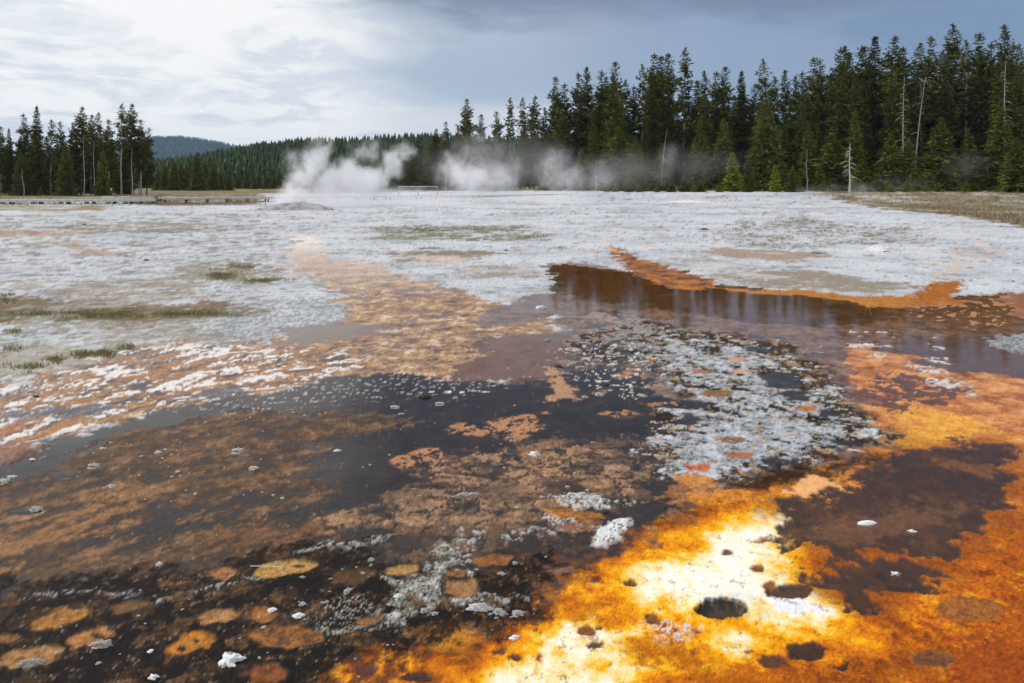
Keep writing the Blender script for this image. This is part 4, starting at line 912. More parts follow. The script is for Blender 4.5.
# edge trees that stand clear in front
edge = [('young', 733, 153, 92, 'bright yellow-green young pine at the wood edge, left of the small dark cone tree', 1.25), ('small', 748, 156, 93, 'dark small fir touching the right side of the yellow-green young pine', 1.0),
    ('bushy', 765, 98, 97, 'tall broad green cone-shaped fir standing behind the yellow-green young pine', 1.0), ('young', 775, 165, 90, 'small bright fir at the foot of the tall broad green fir', 1.2), ('small', 793, 166, 91, 'small dark green fir left of the thin grey snag', 1.25),
    ('bushy', 636, 137, 94, 'dull olive broad young pine at the wood edge behind the thin steam', 1.2), ('small', 618, 128, 97, 'narrow mid-green fir just left of the dull olive young pine', 1.3), ('bushy', 700, 120, 99, 'broad mid-green fir behind the faint middle wisp', 1.0), ('bushy', 941, 117, 96, 'broad rounded green fir standing forward of the dark wood right of centre', 1.3),
    ('small', 890, 134, 95, 'slim green fir between the white snag and the broad rounded fir', 1.3), ('small', 909, 139, 94, 'slim green fir close left of the broad rounded fir', 1.1), ('bushy', 856, 110, 99, 'tall green fir directly behind the white snag', 0.85), ('small', 833, 135, 96, 'green fir just left of the white snag', 1.5),
    ('bushy', 1016, 138, 88, 'low spreading green fir at the right picture edge', 1.5), ('bushy', 1000, 100, 98, 'tall green fir above the small white post', 1.0), ('small', 862, 160, 91, 'short bright bushy pine right of the white snag', 1.6), ('small', 581, 148, 96, 'small grey-green fir seen through the steam', 1.2),
    ('small', 685, 175, 90, 'little round-topped sapling below the broad mid-green fir', 1.8), ('young', 616, 182, 90, 'tiny bright sapling at the foot of the dull olive pine', 1.8), ('young', 694, 184, 89, 'tiny bright sapling, right one of the low pair left of centre wood', 1.8), ('small', 820, 164, 93, 'dark young fir right of the thin grey snag', 1.3),
    ('bushy', 808, 122, 99, 'mid-green fir behind the thin grey snag', 0.9), ('small', 552, 150, 100, 'grey-green fir at the left end of the right wood behind steam', 1.2), ('small', 660, 152, 95, 'green fir behind the leaning pale trunk', 1.4), ('bushy', 724, 118, 100, 'dense green fir left of the tall broad green fir', 0.9),
    ('bushy', 1060, 120, 96, 'green fir past the right picture edge', 1.2), ('bushy', 968, 128, 99, 'dark full fir right of the broad rounded green fir', 1.0), ('bushy', 500, 145, 118, 'low dark fir behind the middle steam plume', 1.2), ('bushy', 470, 150, 125, 'low dark fir at the left end of the right wood', 1.2), ('bushy', 430, 142, 150, 'small dark fir farthest left of the right wood', 1.0), ('bushy', 405, 150, 165, 'low dark fir behind the gap between the two tall plumes', 1.2), ('pine', 420, 134, 160, 'slim dark pine just above the low hill skyline', 1.2), ('pine', 412, 150, 150, 'dark bushy pine right of the large steam plume', 1.6), ('bushy', 450, 140, 135, 'dark fir rising just behind the second steam plume', 1.2), ('pine', 436, 128, 150, 'slender dark pine above the hill skyline left of the tall pair', 1.2)]
for kind, u, v, Yd, lab, wd in edge: place_tree(kind, u, v, Yd, lab, None, wd)
for i in range(26):
    u = 600 + 460*(i + rf.random())/26; v = 180 + 6*rf.random()
    place_tree('young' if rf.random() < 0.5 else 'small', u, v, 88 + 4*rf.random(), 'knee-high sapling, %s of the row from the left at the right wood edge' % ORD[i], 'saplings along the wood edge', 2.6)
# left-hand grove
left = [(-8, 124, 'pine'), (1, 126, 'pine'), (9, 128, 'fir'), (18, 140, 'pine'), (26, 113, 'pine'), (36, 105, 'fir'), (51, 119, 'thin'), (62, 121, 'pine'), (72, 122, 'pine'), (81, 106, 'pine'), (91, 114, 'pine'), (99, 112, 'thin'), (109, 119, 'pine'), (121, 103, 'thin'), (131, 103, 'pine'), (141, 119, 'pine'), (147, 127, 'pine')]
for i, (u, v, k) in enumerate(left):
    if i == 0: lab = 'dark pine just past the left picture edge in the left grove'
    else: lab = '%s pine of the left grove, %s treetop from the left edge' % ({'pine': 'dark', 'fir': 'dense full', 'thin': 'thin-crowned'}[k], ORD[i - 1])
    place_tree(k, u, v, 100 + 8*rt.random(), lab, 'treetops of the left grove', 1.05 if k != 'fir' else 0.95)
for i in range(52):
    u = -130 + 272*(i + rf.random())/52; v = 128 + 34*rf.random()
    if 0 > u: v -= 12
    place_tree(rf.choice(['pine', 'fir', 'pine']), u, v, 102 + 26*rf.random(), ('dark inner pine of the left grove, %s inner tip from its %s end' % ((ORD[i], 'left') if i < 26 else (ORD[51 - i], 'right'))), 'conifers inside the left grove', 1.15)
for kind, u, v, Yd, lab in [('bushy', 20, 150, 99, 'bushy green fir at the left front of the left grove'), ('bushy', 66, 142, 98, 'pale green fir near the middle front of the left grove'), ('small', 103, 150, 98, 'slim yellow-green pine in front of bare trunks of the left grove'), ('small', 40, 188, 97, 'low shrubby sapling at the foot of the left grove')]:
    place_tree(kind, u, v, Yd, lab, None, 0.9)
for i, (u, v) in enumerate([(158, 168), (165, 164), (174, 160), (181, 163), (189, 160), (197, 152), (205, 160), (213, 163), (221, 170), (229, 172)]):
    place_tree('bushy', u, v, 168 + 20*rt.random(), 'young green conifer in the low row right of the left grove, %s from its left' % ORD[i], 'low row of conifers right of the left grove', 1.25, zb=0.0)
for i in range(26):
    u = 232 + 200*(i + rf.random())/26; place_tree('bushy', u, 170 + 8*rf.random(), 215 + 30*rf.random(), 'small conifer in the distant row behind the large plume, %s from the left' % ORD[i], 'distant low row behind the steam', 1.3, zb=0.0)
for ps in protos.values():
    for p in ps:
        if '_h' in p: del p['_h']
        if p.name not in used_p:
            for ch in list(p.children): bpy.data.objects.remove(ch)
            bpy.data.objects.remove(p)

# dead trees
def snag(name, u, vtop, Yd, label, lean=0.0, r=0.12, nbr=26, blen=1.0, mat=m_dead, zfrac=0.25, base=None):
    top = at_d(u, vtop, Yd); z0 = float(rise(np.float64(top.x), np.float64(Yd))); h = top.z - z0
    rng = np.random.default_rng(int(u)); root = empty(name, (top.x - lean, Yd, z0 - 0.1))
    V, Fq = [], []
    ax = lambda f: np.array((lean*f + 0.06*math.sin(f*7), 0.04*math.sin(f*5), h*f + 0.1))
    fs = np.linspace(0, 1, 12); tube(V, Fq, [ax(f) for f in fs], [r*(1 - 0.85*f) for f in fs], 8)
    mesh_obj('trunk', V, Fq, mat, root, smooth=True)
    for k in range(nbr):
        f = zfrac + (0.95 - zfrac)*k/nbr; a = rng.random()*6.28; L = blen*(1.25 - f)*(0.5 + 0.8*rng.random())
        V, Fq = [], []
        p = ax(f); d = np.array((math.cos(a), math.sin(a), 0.1))
        pts = [p, p + d*L*0.5 + np.array((0, 0, 0.02)), p + d*L*0.85 + np.array((0, 0, -0.22*L)), p + d*L + np.array((0, 0, -0.5*L))]
        tube(V, Fq, pts, [r*0.30, r*0.22, r*0.15, r*0.06], 4)
        for q in range(2):
            g = 0.4 + 0.5*rng.random(); a2 = a + rng.normal()*0.9; L2 = L*0.35
            pb = p + d*L*g + np.array((0, 0, -0.15*L*g)); tube(V, Fq, [pb, pb + np.array((math.cos(a2)*L2, math.sin(a2)*L2, -0.5*L2))], [r*0.14, r*0.05], 3)
        mesh_obj('branch', V, Fq, mat, root)
    return tag(root, label, 'dead tree')
snag('dead_tree', 850, 143, 88, 'bleached white dead tree with drooping bare branches in front of the right wood', 0.05, 0.15, 17, 1.25)
snag('dead_tree', 807, 150, 92, 'thin grey dead pole with short twigs left of the white dead tree', 0.0, 0.07, 14, 0.5, mat=m_barkl)
snag('dead_tree', 925, 78, 97, 'pale leaning bare trunk high in the dark wood above the broad green fir', 1.9, 0.15, 8, 0.9, mat=m_barkl)
snag('dead_tree', 904, 76, 97.5, 'grey drooping dead tree inside the dark wood left of the leaning bare trunk', 0.2, 0.13, 26, 1.5, mat=m_barkl)
snag('dead_tree', 1005, 62, 99, 'tall pale dead top with ragged branches near the right picture edge', 0.1, 0.16, 24, 1.5, mat=m_barkl)
snag('dead_tree', 667, 128, 94, 'thin leaning dead stem behind the faint middle wisp', 1.0, 0.08, 6, 0.5, mat=m_barkl)
snag('dead_tree', 596, 160, 93, 'short grey dead stem seen through thin steam', 0.0, 0.07, 8, 0.4, mat=m_barkl)
for u, v, lab in ((84, 134, 'bare pale trunk near the middle of the left grove'), (94, 142, 'bare pale trunk right of the middle of the left grove'), (132, 150, 'bare grey trunk near the right end of the left grove'), (22, 168, 'short pale leaning trunk at the left front of the left grove'), (101, 166, 'short brown bare trunk low in the left grove')):
    snag('bare_trunk', u, v, 98, lab, 0.0 if u != 22 else -0.3, 0.09, 8, 0.5, mat=m_barkl)

# shrubs, grass tufts, marker post, logs
m_log = simple_mat('weathered log', (0.34, 0.29, 0.24), 0.9, 0.4, 4)
def log(u, v, Lm, ang, r, label):
    p = at(u, v); p.z = float(rise(np.float64(p.x), np.float64(p.y))) + 0.02
    V, Fq = [], []; rng = np.random.default_rng(int(u*3))
    pts = [np.array((-Lm/2 + Lm*i/6, 0.05*rng.normal(), r*0.9)) for i in range(7)]
    tube(V, Fq, pts, [r*(1.0 - 0.08*i) for i in range(7)], 8); tube(V, Fq, [pts[3], pts[3] + np.array((0.25, 0.1, 0.35))], [r*0.4, r*0.2], 5)
    Fq.append(tuple(range(7, -1, -1)))
    o = mesh_obj('fallen_log', V, Fq, m_log); o.location = p; o.rotation_euler = (0, 0, ang); tag(o, label, 'log')
log(566, 195.6, 3.4, 0.1, 0.16, 'pale fallen log lying on the far flat before the right wood')
log(712, 196.0, 2.4, -0.2, 0.10, 'thin fallen log at the grass strip below the right wood')
log(620, 195.9, 2.0, 0.3, 0.10, 'short grey log at the grass strip left of centre wood')
m_white = simple_mat('white painted wood', (0.72, 0.72, 0.70), 0.6, 0.2, 20)
def post(u, v, h, label):
    p = at(u, v); p.z = float(rise(np.float64(p.x), np.float64(p.y)))
    root = empty('marker_post', p); V, Fq = [], []
    tube(V, Fq, [(0, 0, -0.1), (0, 0, h)], [0.10, 0.10], 4); mesh_obj('pole', V, Fq, m_white, root)
    V, Fq = [], []; tube(V, Fq, [(0, 0, h + 0.001), (0, 0, h + 0.06), (0, 0, h + 0.16)], [0.16, 0.16, 0.02], 4); mesh_obj('cap', V, Fq, m_white, root)
    tag(root, label, 'post')
post(1003, 197.2, 0.62, 'small white marker post in the meadow before the wood at right')

def tufts(name, label, spots, mat, seed=1, cat='grass'):
    """spots: (x, y, radius, count, height)"""
    rng = np.random.default_rng(seed); T = []
    for x, y, r, cnt, hh in spots:
        a = rng.random(cnt)*6.28; rr = r*np.sqrt(rng.random(cnt)); bx = x + np.cos(a)*rr*1.6; by = y + np.sin(a)*rr
        bz = np.array(rise(bx, by)) + 0.0
        h_ = hh*(0.4 + 0.8*rng.random(cnt)); an = rng.random(cnt)*6.28; wd = 0.004 + 0.06*h_; ln = rng.normal(size=(cnt, 2))*0.35*h_[:, None]
        p0 = np.stack([bx - np.cos(an)*wd, by - np.sin(an)*wd, bz], 1); p1 = np.stack([bx + np.cos(an)*wd, by + np.sin(an)*wd, bz], 1)
        p2 = np.stack([bx + ln[:, 0], by + ln[:, 1], bz + h_ + 0.02], 1)
        T.append(np.stack([p0, p1, p2], 1).reshape(-1, 3))
    T = np.concatenate(T); return tag(mesh_obj(name, T, np.arange(len(T)).reshape(-1, 3), mat), label, cat, kind='stuff')
m_dry = leaf_mat('dry grass', (0.20, 0.17, 0.10), (0.34, 0.29, 0.18), 0.0)
m_olv = leaf_mat('olive grass', (0.20, 0.18, 0.085), (0.36, 0.31, 0.16), 0.0)
rg = random.Random(5); sp1 = []
MEAD = [(812, 193.5), (1140, 193.5), (1140, 240), (1030, 229), (1000, 220), (950, 213), (890, 208), (850, 202), (818, 197)]
def inpoly(u, v, P):
    c = False
    for i in range(len(P)):
        (x1, y1), (x2, y2) = P[i], P[i-1]
        if (y1 > v) != (y2 > v) and u < (x2 - x1)*(v - y1)/(y2 - y1) + x1: c = not c
    return c
while len(sp1) < 2600:
    u, v = rg.uniform(812, 1140), rg.uniform(194, 240)
    if inpoly(u, v, MEAD):
        p = at(u, v); sp1.append((p.x, p.y, 0.3, 7, 0.22 if v > 200 else 0.3))
tufts('meadow_grass', 'dry tan grass covering the meadow at the right', sp1, m_dry, 2)
sp = []
for i in range(900):
    u = rg.uniform(480, 1100); p = at(u, rg.uniform(193.6, 196)); sp.append((p.x, p.y, 0.8, 9, 0.35))
tufts('strip_grass', 'straw-coloured grass strip along the foot of the right wood', sp, m_dry, 3)
sp = []
for i in range(700):
    u = rg.uniform(-60, 262); p = at(u, rg.uniform(196.5, 206)); sp.append((p.x, p.y, 0.5, 8, 0.25))
tufts('bank_grass', 'low dry grass behind and under the boardwalk at left', sp, m_dry, 4)
sp = []
for u, v, ru, rv, cnt in [(40, 315, 60, 3, 40), (110, 316, 50, 3, 40), (190, 315, 40, 2.5, 30), (222, 277, 16, 4, 36), (262, 281, 22, 1.5, 16), (240, 266, 18, 2, 10), (85, 356, 11, 3, 16), (103, 355, 8, 4, 18), (55, 361, 10, 3, 12), (28, 369, 16, 3, 10), (126, 349, 6, 3, 8), (16, 333, 8, 2, 6), (5, 300, 10, 6, 12), (12, 350, 12, 3, 8),
                      (425, 231, 14, 2, 16), (452, 230, 16, 2, 14), (478, 230, 10, 1.5, 8), (470, 241, 10, 1, 8), (426, 249, 12, 1, 10), (390, 233, 12, 1, 6), (535, 238, 18, 2, 12), (560, 249, 6, 1, 5), (780, 239, 10, 2, 14), (740, 230, 14, 2, 10), (800, 222, 24, 2, 14), (830, 232, 30, 4, 20), (900, 230, 12, 2, 14), (872, 236, 10, 2, 10), (755, 245, 10, 2, 6), (820, 254, 8, 1, 8)]:
    for k in range(int(cnt*1.3)):
        p = at(u + rg.gauss(0, ru*0.5), v + rg.gauss(0, rv*0.5)); sp.append((p.x, p.y, 0.007*p.y, 12, 0.0026*p.y + 0.012))
tufts('flat_grass', 'thin olive grass tufts growing on the sinter flat', sp, m_olv, 6)

# ------------------------------------------------------------------ boardwalk
m_deck = simple_mat('weathered deck boards', (0.60, 0.62, 0.58), 0.8, 0.25, 3)
m_postw = simple_mat('boardwalk timber', (0.26, 0.25, 0.21), 0.85, 0.35, 3)
def box(V, Fq, a, b_, w_, z0, z1):
    """beam from a to b_ (xy), width w_, between heights z0 and z1"""
    a = Vector((a[0], a[1], 0)); b_ = Vector((b_[0], b_[1], 0)); d = (b_ - a).normalized(); s = Vector((-d.y, d.x, 0))*w_/2
    k = len(V)
    for z in (z0, z1):
        for p in (a - s, b_ - s, b_ + s, a + s): V.append((p.x, p.y, z))
    for f in ((0, 3, 2, 1), (4, 5, 6, 7), (0, 1, 5, 4), (1, 2, 6, 5), (2, 3, 7, 6), (3, 0, 4, 7)): Fq.append(tuple(k + i for i in f))
def boardwalk(A0, B0, zt0, wid, nplank, posts, label, rails=None, fascia=0.16):
    root = empty('boardwalk', (A0[0], A0[1], 0)); ox = Vector((A0[0], A0[1]))
    a = Vector((0, 0)); b_ = Vector(B0) - ox; d = (b_ - a); L = d.length; d.normalize(); s = Vector((-d.y, d.x))
    V, Fq = [], []
    for i in range(nplank):
        f0, f1 = (i + 0.03)/nplank, (i + 0.97)/nplank; m0, m1 = d*L*f0, d*L*f1
        box(V, Fq, (m0.x, m0.y), (m1.x, m1.y), wid, zt0 - 0.05, zt0)
    mesh_obj('deck', V, Fq, m_deck, root)
    for sd_ in (-1, 1):
        V, Fq = [], []; o = s*sd_*(wid/2 - 0.06)
        box(V, Fq, (o.x, o.y), (b_.x + o.x, b_.y + o.y), 0.09, zt0 - 0.052 - fascia, zt0 - 0.053); mesh_obj('side_beam', V, Fq, m_deck, root)
    for f, pw in posts:
        for sd_ in (-1, 1):
            V, Fq = [], []; c = d*L*f + s*sd_*(wid/2 - 0.15); e = c + d*pw
            box(V, Fq, (c.x, c.y), (e.x, e.y), 0.14, -0.15, zt0 - 0.054 - fascia); mesh_obj('post', V, Fq, m_postw, root)
    if rails:
        for f0, f1, hs in rails:
            for sd_ in (1,):
                o = s*sd_*(wid/2 + 0.05)
                for hgt in hs:
                    V, Fq = [], []; p, q = d*L*f0 + o, d*L*f1 + o; box(V, Fq, (p.x, p.y), (q.x, q.y), 0.06, zt0 + hgt - 0.09, zt0 + hgt); mesh_obj('rail', V, Fq, m_deck, root)
                kk = max(2, int((f1 - f0)*L/2.4))
                for i in range(kk + 1):
                    V, Fq = [], []; p = d*(L*(f0 + (f1 - f0)*i/kk)) + s*sd_*(wid/2 + 0.13); q = p + d*0.09; box(V, Fq, (p.x, p.y), (q.x, q.y), 0.09, zt0 - 0.2, zt0 + hs[-1] + 0.04); mesh_obj('rail_post', V, Fq, m_postw, root)
    return tag(root, label, 'boardwalk')
a0 = at_d(-90, 200.3, 56); a1 = at_d(159, 199.6, 59)
boardwalk((a0.x, a0.y), (a1.x, a1.y), 0.42, 1.6, 120, [(f, 0.30) for f in (0.05, 0.13, 0.21, 0.29, 0.37, 0.49, 0.602, 0.706, 0.793, 0.865, 0.905, 0.95)], 'low grey boardwalk with stubby posts crossing the flat at far left')
b0 = at_d(162, 200, 59.4); b1 = at_d(575, 195, 82)
boardwalk((b0.x, b0.y), (b1.x, b1.y), 0.52, 1.6, 260, [(i/26 + 0.004, 0.12) for i in range(26)], 'raised grey boardwalk running right behind the large steam plume', rails=[(0.50, 0.60, (0.45, 0.95))], fascia=0.12)
rootp = empty('gate_post', (b0.x - 0.15, b0.y - 0.9, 0)); V, Fq = [], []; box(V, Fq, (0, 0), (0.2, 0), 0.2, -0.1, 0.75); mesh_obj('pole', V, Fq, m_postw, rootp); V, Fq = [], []; box(V, Fq, (-0.03, 0), (0.23, 0), 0.26, 0.752, 0.80); mesh_obj('cap', V, Fq, m_deck, rootp); tag(rootp, 'square dark post where the two boardwalks meet', 'post')

# ------------------------------------------------------------------ geyser cone
m_cone = simple_mat('knobbly grey sinter', (0.40, 0.39, 0.38), 0.9, 0.55, 2.5, bump=0.8, bscale=9)
def mound(name, u, v, wm, dm, hm, seed, label, cat, mat, res=46, knob=0.25):
    p = at(u, v); V, Fq = [], []
    g = np.linspace(-1, 1, res); xx, yy = np.meshgrid(g, g)
    r = np.sqrt(xx**2 + yy**2); an = np.arctan2(yy, xx)
    edge_ = 1 + 0.18*np.sin(3*an + seed) + 0.1*np.sin(7*an + seed*2)
    prof = np.clip(1 - (r/edge_)**1.4, 0, 1)
    nz = fbm(xx*2.5 + seed, yy*2.5, 5, seed, 0.6)
    z = hm*(prof**0.9*(1 + knob*nz) + 0.12*knob*nz) - 0.06*(r > edge_*0.98) - 0.03
    V = np.stack([xx.ravel()*wm/2, yy.ravel()*dm/2, z.ravel()], 1)
    idx = np.arange(res*res).reshape(res, res); q = np.stack([idx[:-1, :-1], idx[:-1, 1:], idx[1:, 1:], idx[1:, :-1]], -1).reshape(-1, 4)
    keep_ = (r < edge_*1.05).ravel()[q].all(1); q = q[keep_]
    o = mesh_obj(name, V, q, mat, smooth=True); o.location = p; return tag(o, label, cat)
mound('geyser_cone', 298, 209.5, 5.0, 3.4, 0.55, 3, 'low knobbly grey geyser cone at the foot of the large steam plume', 'geyser cone', m_cone)
m_ws = simple_mat('white sinter', (0.70, 0.70, 0.70), 0.85, 0.15, 3, bump=0.5)
mound('sinter_mound', 690, 203, 5.2, 3.0, 0.30, 5, 'low white sinter mound on the far flat below the wood', 'mound', m_ws, knob=0.15)
mound('sinter_block', 882, 251, 1.0, 0.55, 0.17, 7, 'raised white sinter lip with dark slot on the right flat', 'sinter block', m_ws, knob=0.3)

# ------------------------------------------------------------------ stones
m_stone = simple_mat('pale sinter stone', (0.66, 0.62, 0.56), 0.9, 0.4, 3, bump=0.5, bscale=9)
m_stoneg = simple_mat('grey crust stone', (0.50, 0.49, 0.47), 0.9, 0.5, 4, bump=0.5, bscale=9)
m_stoned = simple_mat('dark stone', (0.07, 0.06, 0.05), 0.8, 0.5, 4, bump=0.5, bscale=9)
m_stonew = simple_mat('bright white sinter stone', (0.84, 0.84, 0.84), 0.8, 0.12, 4, bump=0.4, bscale=9)
def stone_mesh(seed, flat, lump, mat):
    import bmesh
    bm = bmesh.new(); bmesh.ops.create_icosphere(bm, subdivisions=4, radius=1.0)
    P = np.array([v.co[:] for v in bm.verts])
    d = 0.18*lump*fbm(P[:, 0]*1.3 + seed*3.1 + P[:, 2], P[:, 1]*1.3 + P[:, 2]*0.8, 3, seed) + 0.15*lump*fbm(P[:, 0]*3.7 + P[:, 2]*2, P[:, 1]*3.7 - P[:, 2]*2 + seed, 4, seed + 3, 0.65)
    for v, k in zip(bm.verts, d):
        v.co *= (1 + float(k)); v.co.z *= flat
        if v.co.z < -0.25*flat: v.co.z = -0.25*flat
    me_ = bpy.data.meshes.new('stone'); bm.to_mesh(me_); bm.free(); me_.materials.append(mat)
    me_.polygons.foreach_set('use_smooth', np.ones(len(me_.polygons), bool))
    return me_
SM = {'w': [stone_mesh(1, 0.55, 1.8, m_stone), stone_mesh(2, 0.4, 2.1, m_stone), stone_mesh(3, 0.7, 1.9, m_stone)], 'g': [stone_mesh(4, 0.5, 2.2, m_stoneg), stone_mesh(5, 0.4, 2.2, m_stoneg)],
      'd': [stone_mesh(6, 0.5, 1.9, m_stoned)], 'b': [stone_mesh(7, 0.55, 1.4, m_stonew), stone_mesh(8, 0.65, 1.7, m_stonew)], 's': [stone_mesh(9, 0.4, 0.3, m_stonew)]}
rs_ = random.Random(12)
def hat(u, v):
    p = at(u, v); r = math.hypot(p.x, p.y)
    j = min(max(int(np.searchsorted(RS, r)), 1), nr - 1); th = math.atan2(p.x, p.y)
    i = int(np.clip(np.searchsorted(TH, th), 0, nth - 1)); p.z = float(hz[j*nth + i]); return p
def stone(u, v, wpx, kind, label, group=None, asp=None, rz=None, name='stone'):
    p = hat(u, v); s = wpx/2*math.hypot(p.y, CAM_H)/F*0.82; p.z -= 0.12*s
    me_ = rs_.choice(SM[kind]); o = bpy.data.objects.new(name, me_); C.objects.link(o)
    o.location = p; a = asp or rs_.uniform(0.55, 0.85); o.scale = (s, s*a, s*rs_.uniform(0.75, 1.1)); o.rotation_euler = (0, 0, rs_.uniform(-0.5, 0.5) if rz is None else rz)
    return tag(o, label, 'stone', group)
big = [(232, 661, 21, 'b', 'knobbly white sinter lump, largest stone at the bottom left', 0.9), (229, 656, 15, 'g', 'grey slab leaning behind the knobbly white lump', 0.5), (541, 308, 12, 'b', 'bright white stone alone where the peach channel meets the pool', 0.6), (867, 523, 24, 's', 'smooth white oblong stone lying in the dark brown pool', 0.45),
    (912, 531, 10, 'b', 'small white stone beside the dark spot in the brown pool', 0.6), (896, 573, 9, 'b', 'white stone at the tongue of the dark brown pool', 0.8), (518, 615, 15, 'g', 'grey angular stone on the orange mat edge, left of the yellow patch', 0.6), (514, 639, 11, 'b', 'whitish flat stone below the grey angular one', 0.7),
    (535, 455, 12, 'b', 'flat white stone lying on the cracked tan pavement', 0.7), (337, 451, 9, 'b', 'white flat stone beside a small brown pit in the dark mat', 0.6), (150, 652, 6, 'b', 'tiny upright white stone between ochre discs at bottom left', 1.0), (154, 678, 9, 'b', 'small white stone at the bottom edge left of the knobbly lump', 0.8),
    (32, 666, 30, 'w', 'long grey splinter across the lowest left ochre disc', 0.22), (102, 647, 20, 'w', 'pale jagged crust strip below a pitted ochre disc', 0.35), (298, 617, 12, 'b', 'white pebble pile in the grey knobbly crust', 0.8), (272, 611, 9, 'b', 'white pebble at left of the grey knobbly crust', 0.8),
    (480, 611, 24, 'b', 'long flat white sliver along the dark edge above the orange mat', 0.18), (500, 614, 16, 'g', 'grey flake at the end of the long white sliver', 0.5), (398, 598, 10, 'b', 'bright white pebble on the khaki crust', 0.7), (534, 529, 12, 'g', 'grey crusted stone left of the salmon disc', 0.6), (603, 512, 10, 'd', 'dark knob right of the amber basin', 0.8),
    (158, 453, 10, 'w', 'jagged pale stone above the dark mat, middle of its left half', 0.7), (238, 453, 14, 'w', 'cluster-like white stone on the brown pit at left centre', 0.6), (254, 469, 12, 'w', 'pale rounded stone right below the white cluster', 0.7), (32, 460, 7, 'b', 'small white stone in the slate stripe at far left', 0.7), (12, 477, 14, 'w', 'pale flat stone at the left picture edge', 0.6), (2, 483, 18, 'w', 'cream crust lump cut by the left picture edge', 0.6),
    (36, 510, 16, 'g', 'grey jagged crust beside the cream ledge at left edge', 0.5), (112, 487, 12, 'w', 'pale pebble row end in the brown mat at left', 0.5), (94, 468, 14, 'w', 'white ragged stone above the brown hollow at left', 0.5), (103, 449, 10, 'w', 'flat white flake right of the slate stripe', 0.5), (172, 477, 5, 'w', 'lone grey pebble in the middle of the brown mat', 0.8), (159, 565, 10, 'w', 'whitish pebble on the brown mat above the grey crust band', 0.7),
    (466, 496, 30, 'g', 'long grey crust flake on the tan pavement', 0.35), (558, 367, 10, 'd', 'black stone left of the pale tongue in the middle', 0.7), (566, 374, 12, 'g', 'flat grey stone just below the black stone', 0.5), (576, 351, 16, 'w', 'white crusted plate with dark underside near the middle', 0.5), (642, 396, 14, 'w', 'flat pale plate at the left edge of the grey crust island', 0.35), (607, 385, 8, 'd', 'small black stone in the slate pool near the middle', 0.7),
    (548, 341, 10, 'g', 'dark rimmed lump up-left of the white crusted plate', 0.4), (424, 397, 16, 'd', 'dark brown mound stone in the slate mat centre-left', 0.5), (440, 405, 12, 'w', 'pale plate right of the dark brown mound stone', 0.5), (401, 414, 9, 'g', 'grey knob left of the dark brown mound stone', 0.7), (395, 408, 12, 'w', 'white knob beside the grey one left of the dark mound stone', 0.5), (493, 381, 5, 'd', 'small black pebble above the white crumb line', 0.8),
    (146, 261, 8, 'd', 'small black stone alone on the left flat', 0.5), (506, 251, 6, 'd', 'dark pebble on the flat below the second plume', 0.6), (84, 225, 6, 'd', 'dark speck stone on the far left flat', 0.5), (704, 230, 10, 'd', 'dark low stone on the flat left of the speckled rise', 0.5), (826, 268, 3.5, 'd', 'tiny dark pebble on the white flat below the speckled rise', 0.8), (906, 277, 4, 'd', 'tiny dark pebble left of the amber inlet', 0.7), (1013, 282, 4, 'd', 'tiny dark pebble near the right edge of the flat', 0.7),
    (31, 393, 9, 'w', 'white stone in the streaked belt at left', 0.5), (36, 397, 9, 'd', 'black flat stone right below the white stone at left', 0.5), (376, 296, 3, 'd', 'tiny black pebble in the peach channel', 0.9), (411, 317, 3, 'd', 'tiny brown pebble lower in the peach channel', 0.9)]
for u, v, wpx, k, lab, asp in big: stone(u, v, wpx, k, lab, None, asp)
# scattered crumbs: each region of them has its own look
regions = [((170, 400, 330, 425), 16, (2.5, 6), 'w', 'small white crumb on the slate water along the far edge of the dark mat', 'white crumbs along the far edge of the dark mat'),
    ((60, 430, 300, 500), 34, (2.5, 6.5), 'w', 'small pale crumb scattered on the brown mat at left', 'pale crumbs on the brown left mat'),
    ((300, 395, 520, 470), 22, (2, 5), 'w', 'small pale crumb on the slate mat in the middle', 'pale crumbs on the middle slate mat'),
    ((20, 590, 400, 680), 26, (2.5, 7), 'w', 'pale crumb lying in the black knobbly mat of the foreground', 'pale crumbs in the black foreground mat'),
    ((300, 560, 520, 625), 40, (3, 9), 'g', 'grey crumb in the knobbly crust of the foreground', 'grey crumbs in the foreground crust'),
    ((560, 330, 660, 400), 26, (4, 12), 'g', 'flat grey plate among the slate shallows left of the crust island', 'plates left of the crust island'),
    ((660, 340, 860, 470), 60, (4, 11), 'g', 'loose grey plate on the crust island', 'loose plates on the crust island'),
    ((500, 430, 660, 560), 18, (2.5, 6), 'w', 'small pale crumb on the cracked tan pavement', 'pale crumbs on the tan pavement'),
    ((860, 330, 960, 400), 14, (3, 8), 'w', 'whitish flake in the salmon shallows at right', 'whitish flakes in the right shallows')]
for (u0, v0, u1, v1), cnt, (s0, s1), k, lab, grp in regions:
    for i in range(cnt):
        u, v = rs_.uniform(u0, u1), rs_.uniform(v0, v1); stone(u, v, s0 + (s1 - s0)*rs_.random()**2, k, lab, grp)
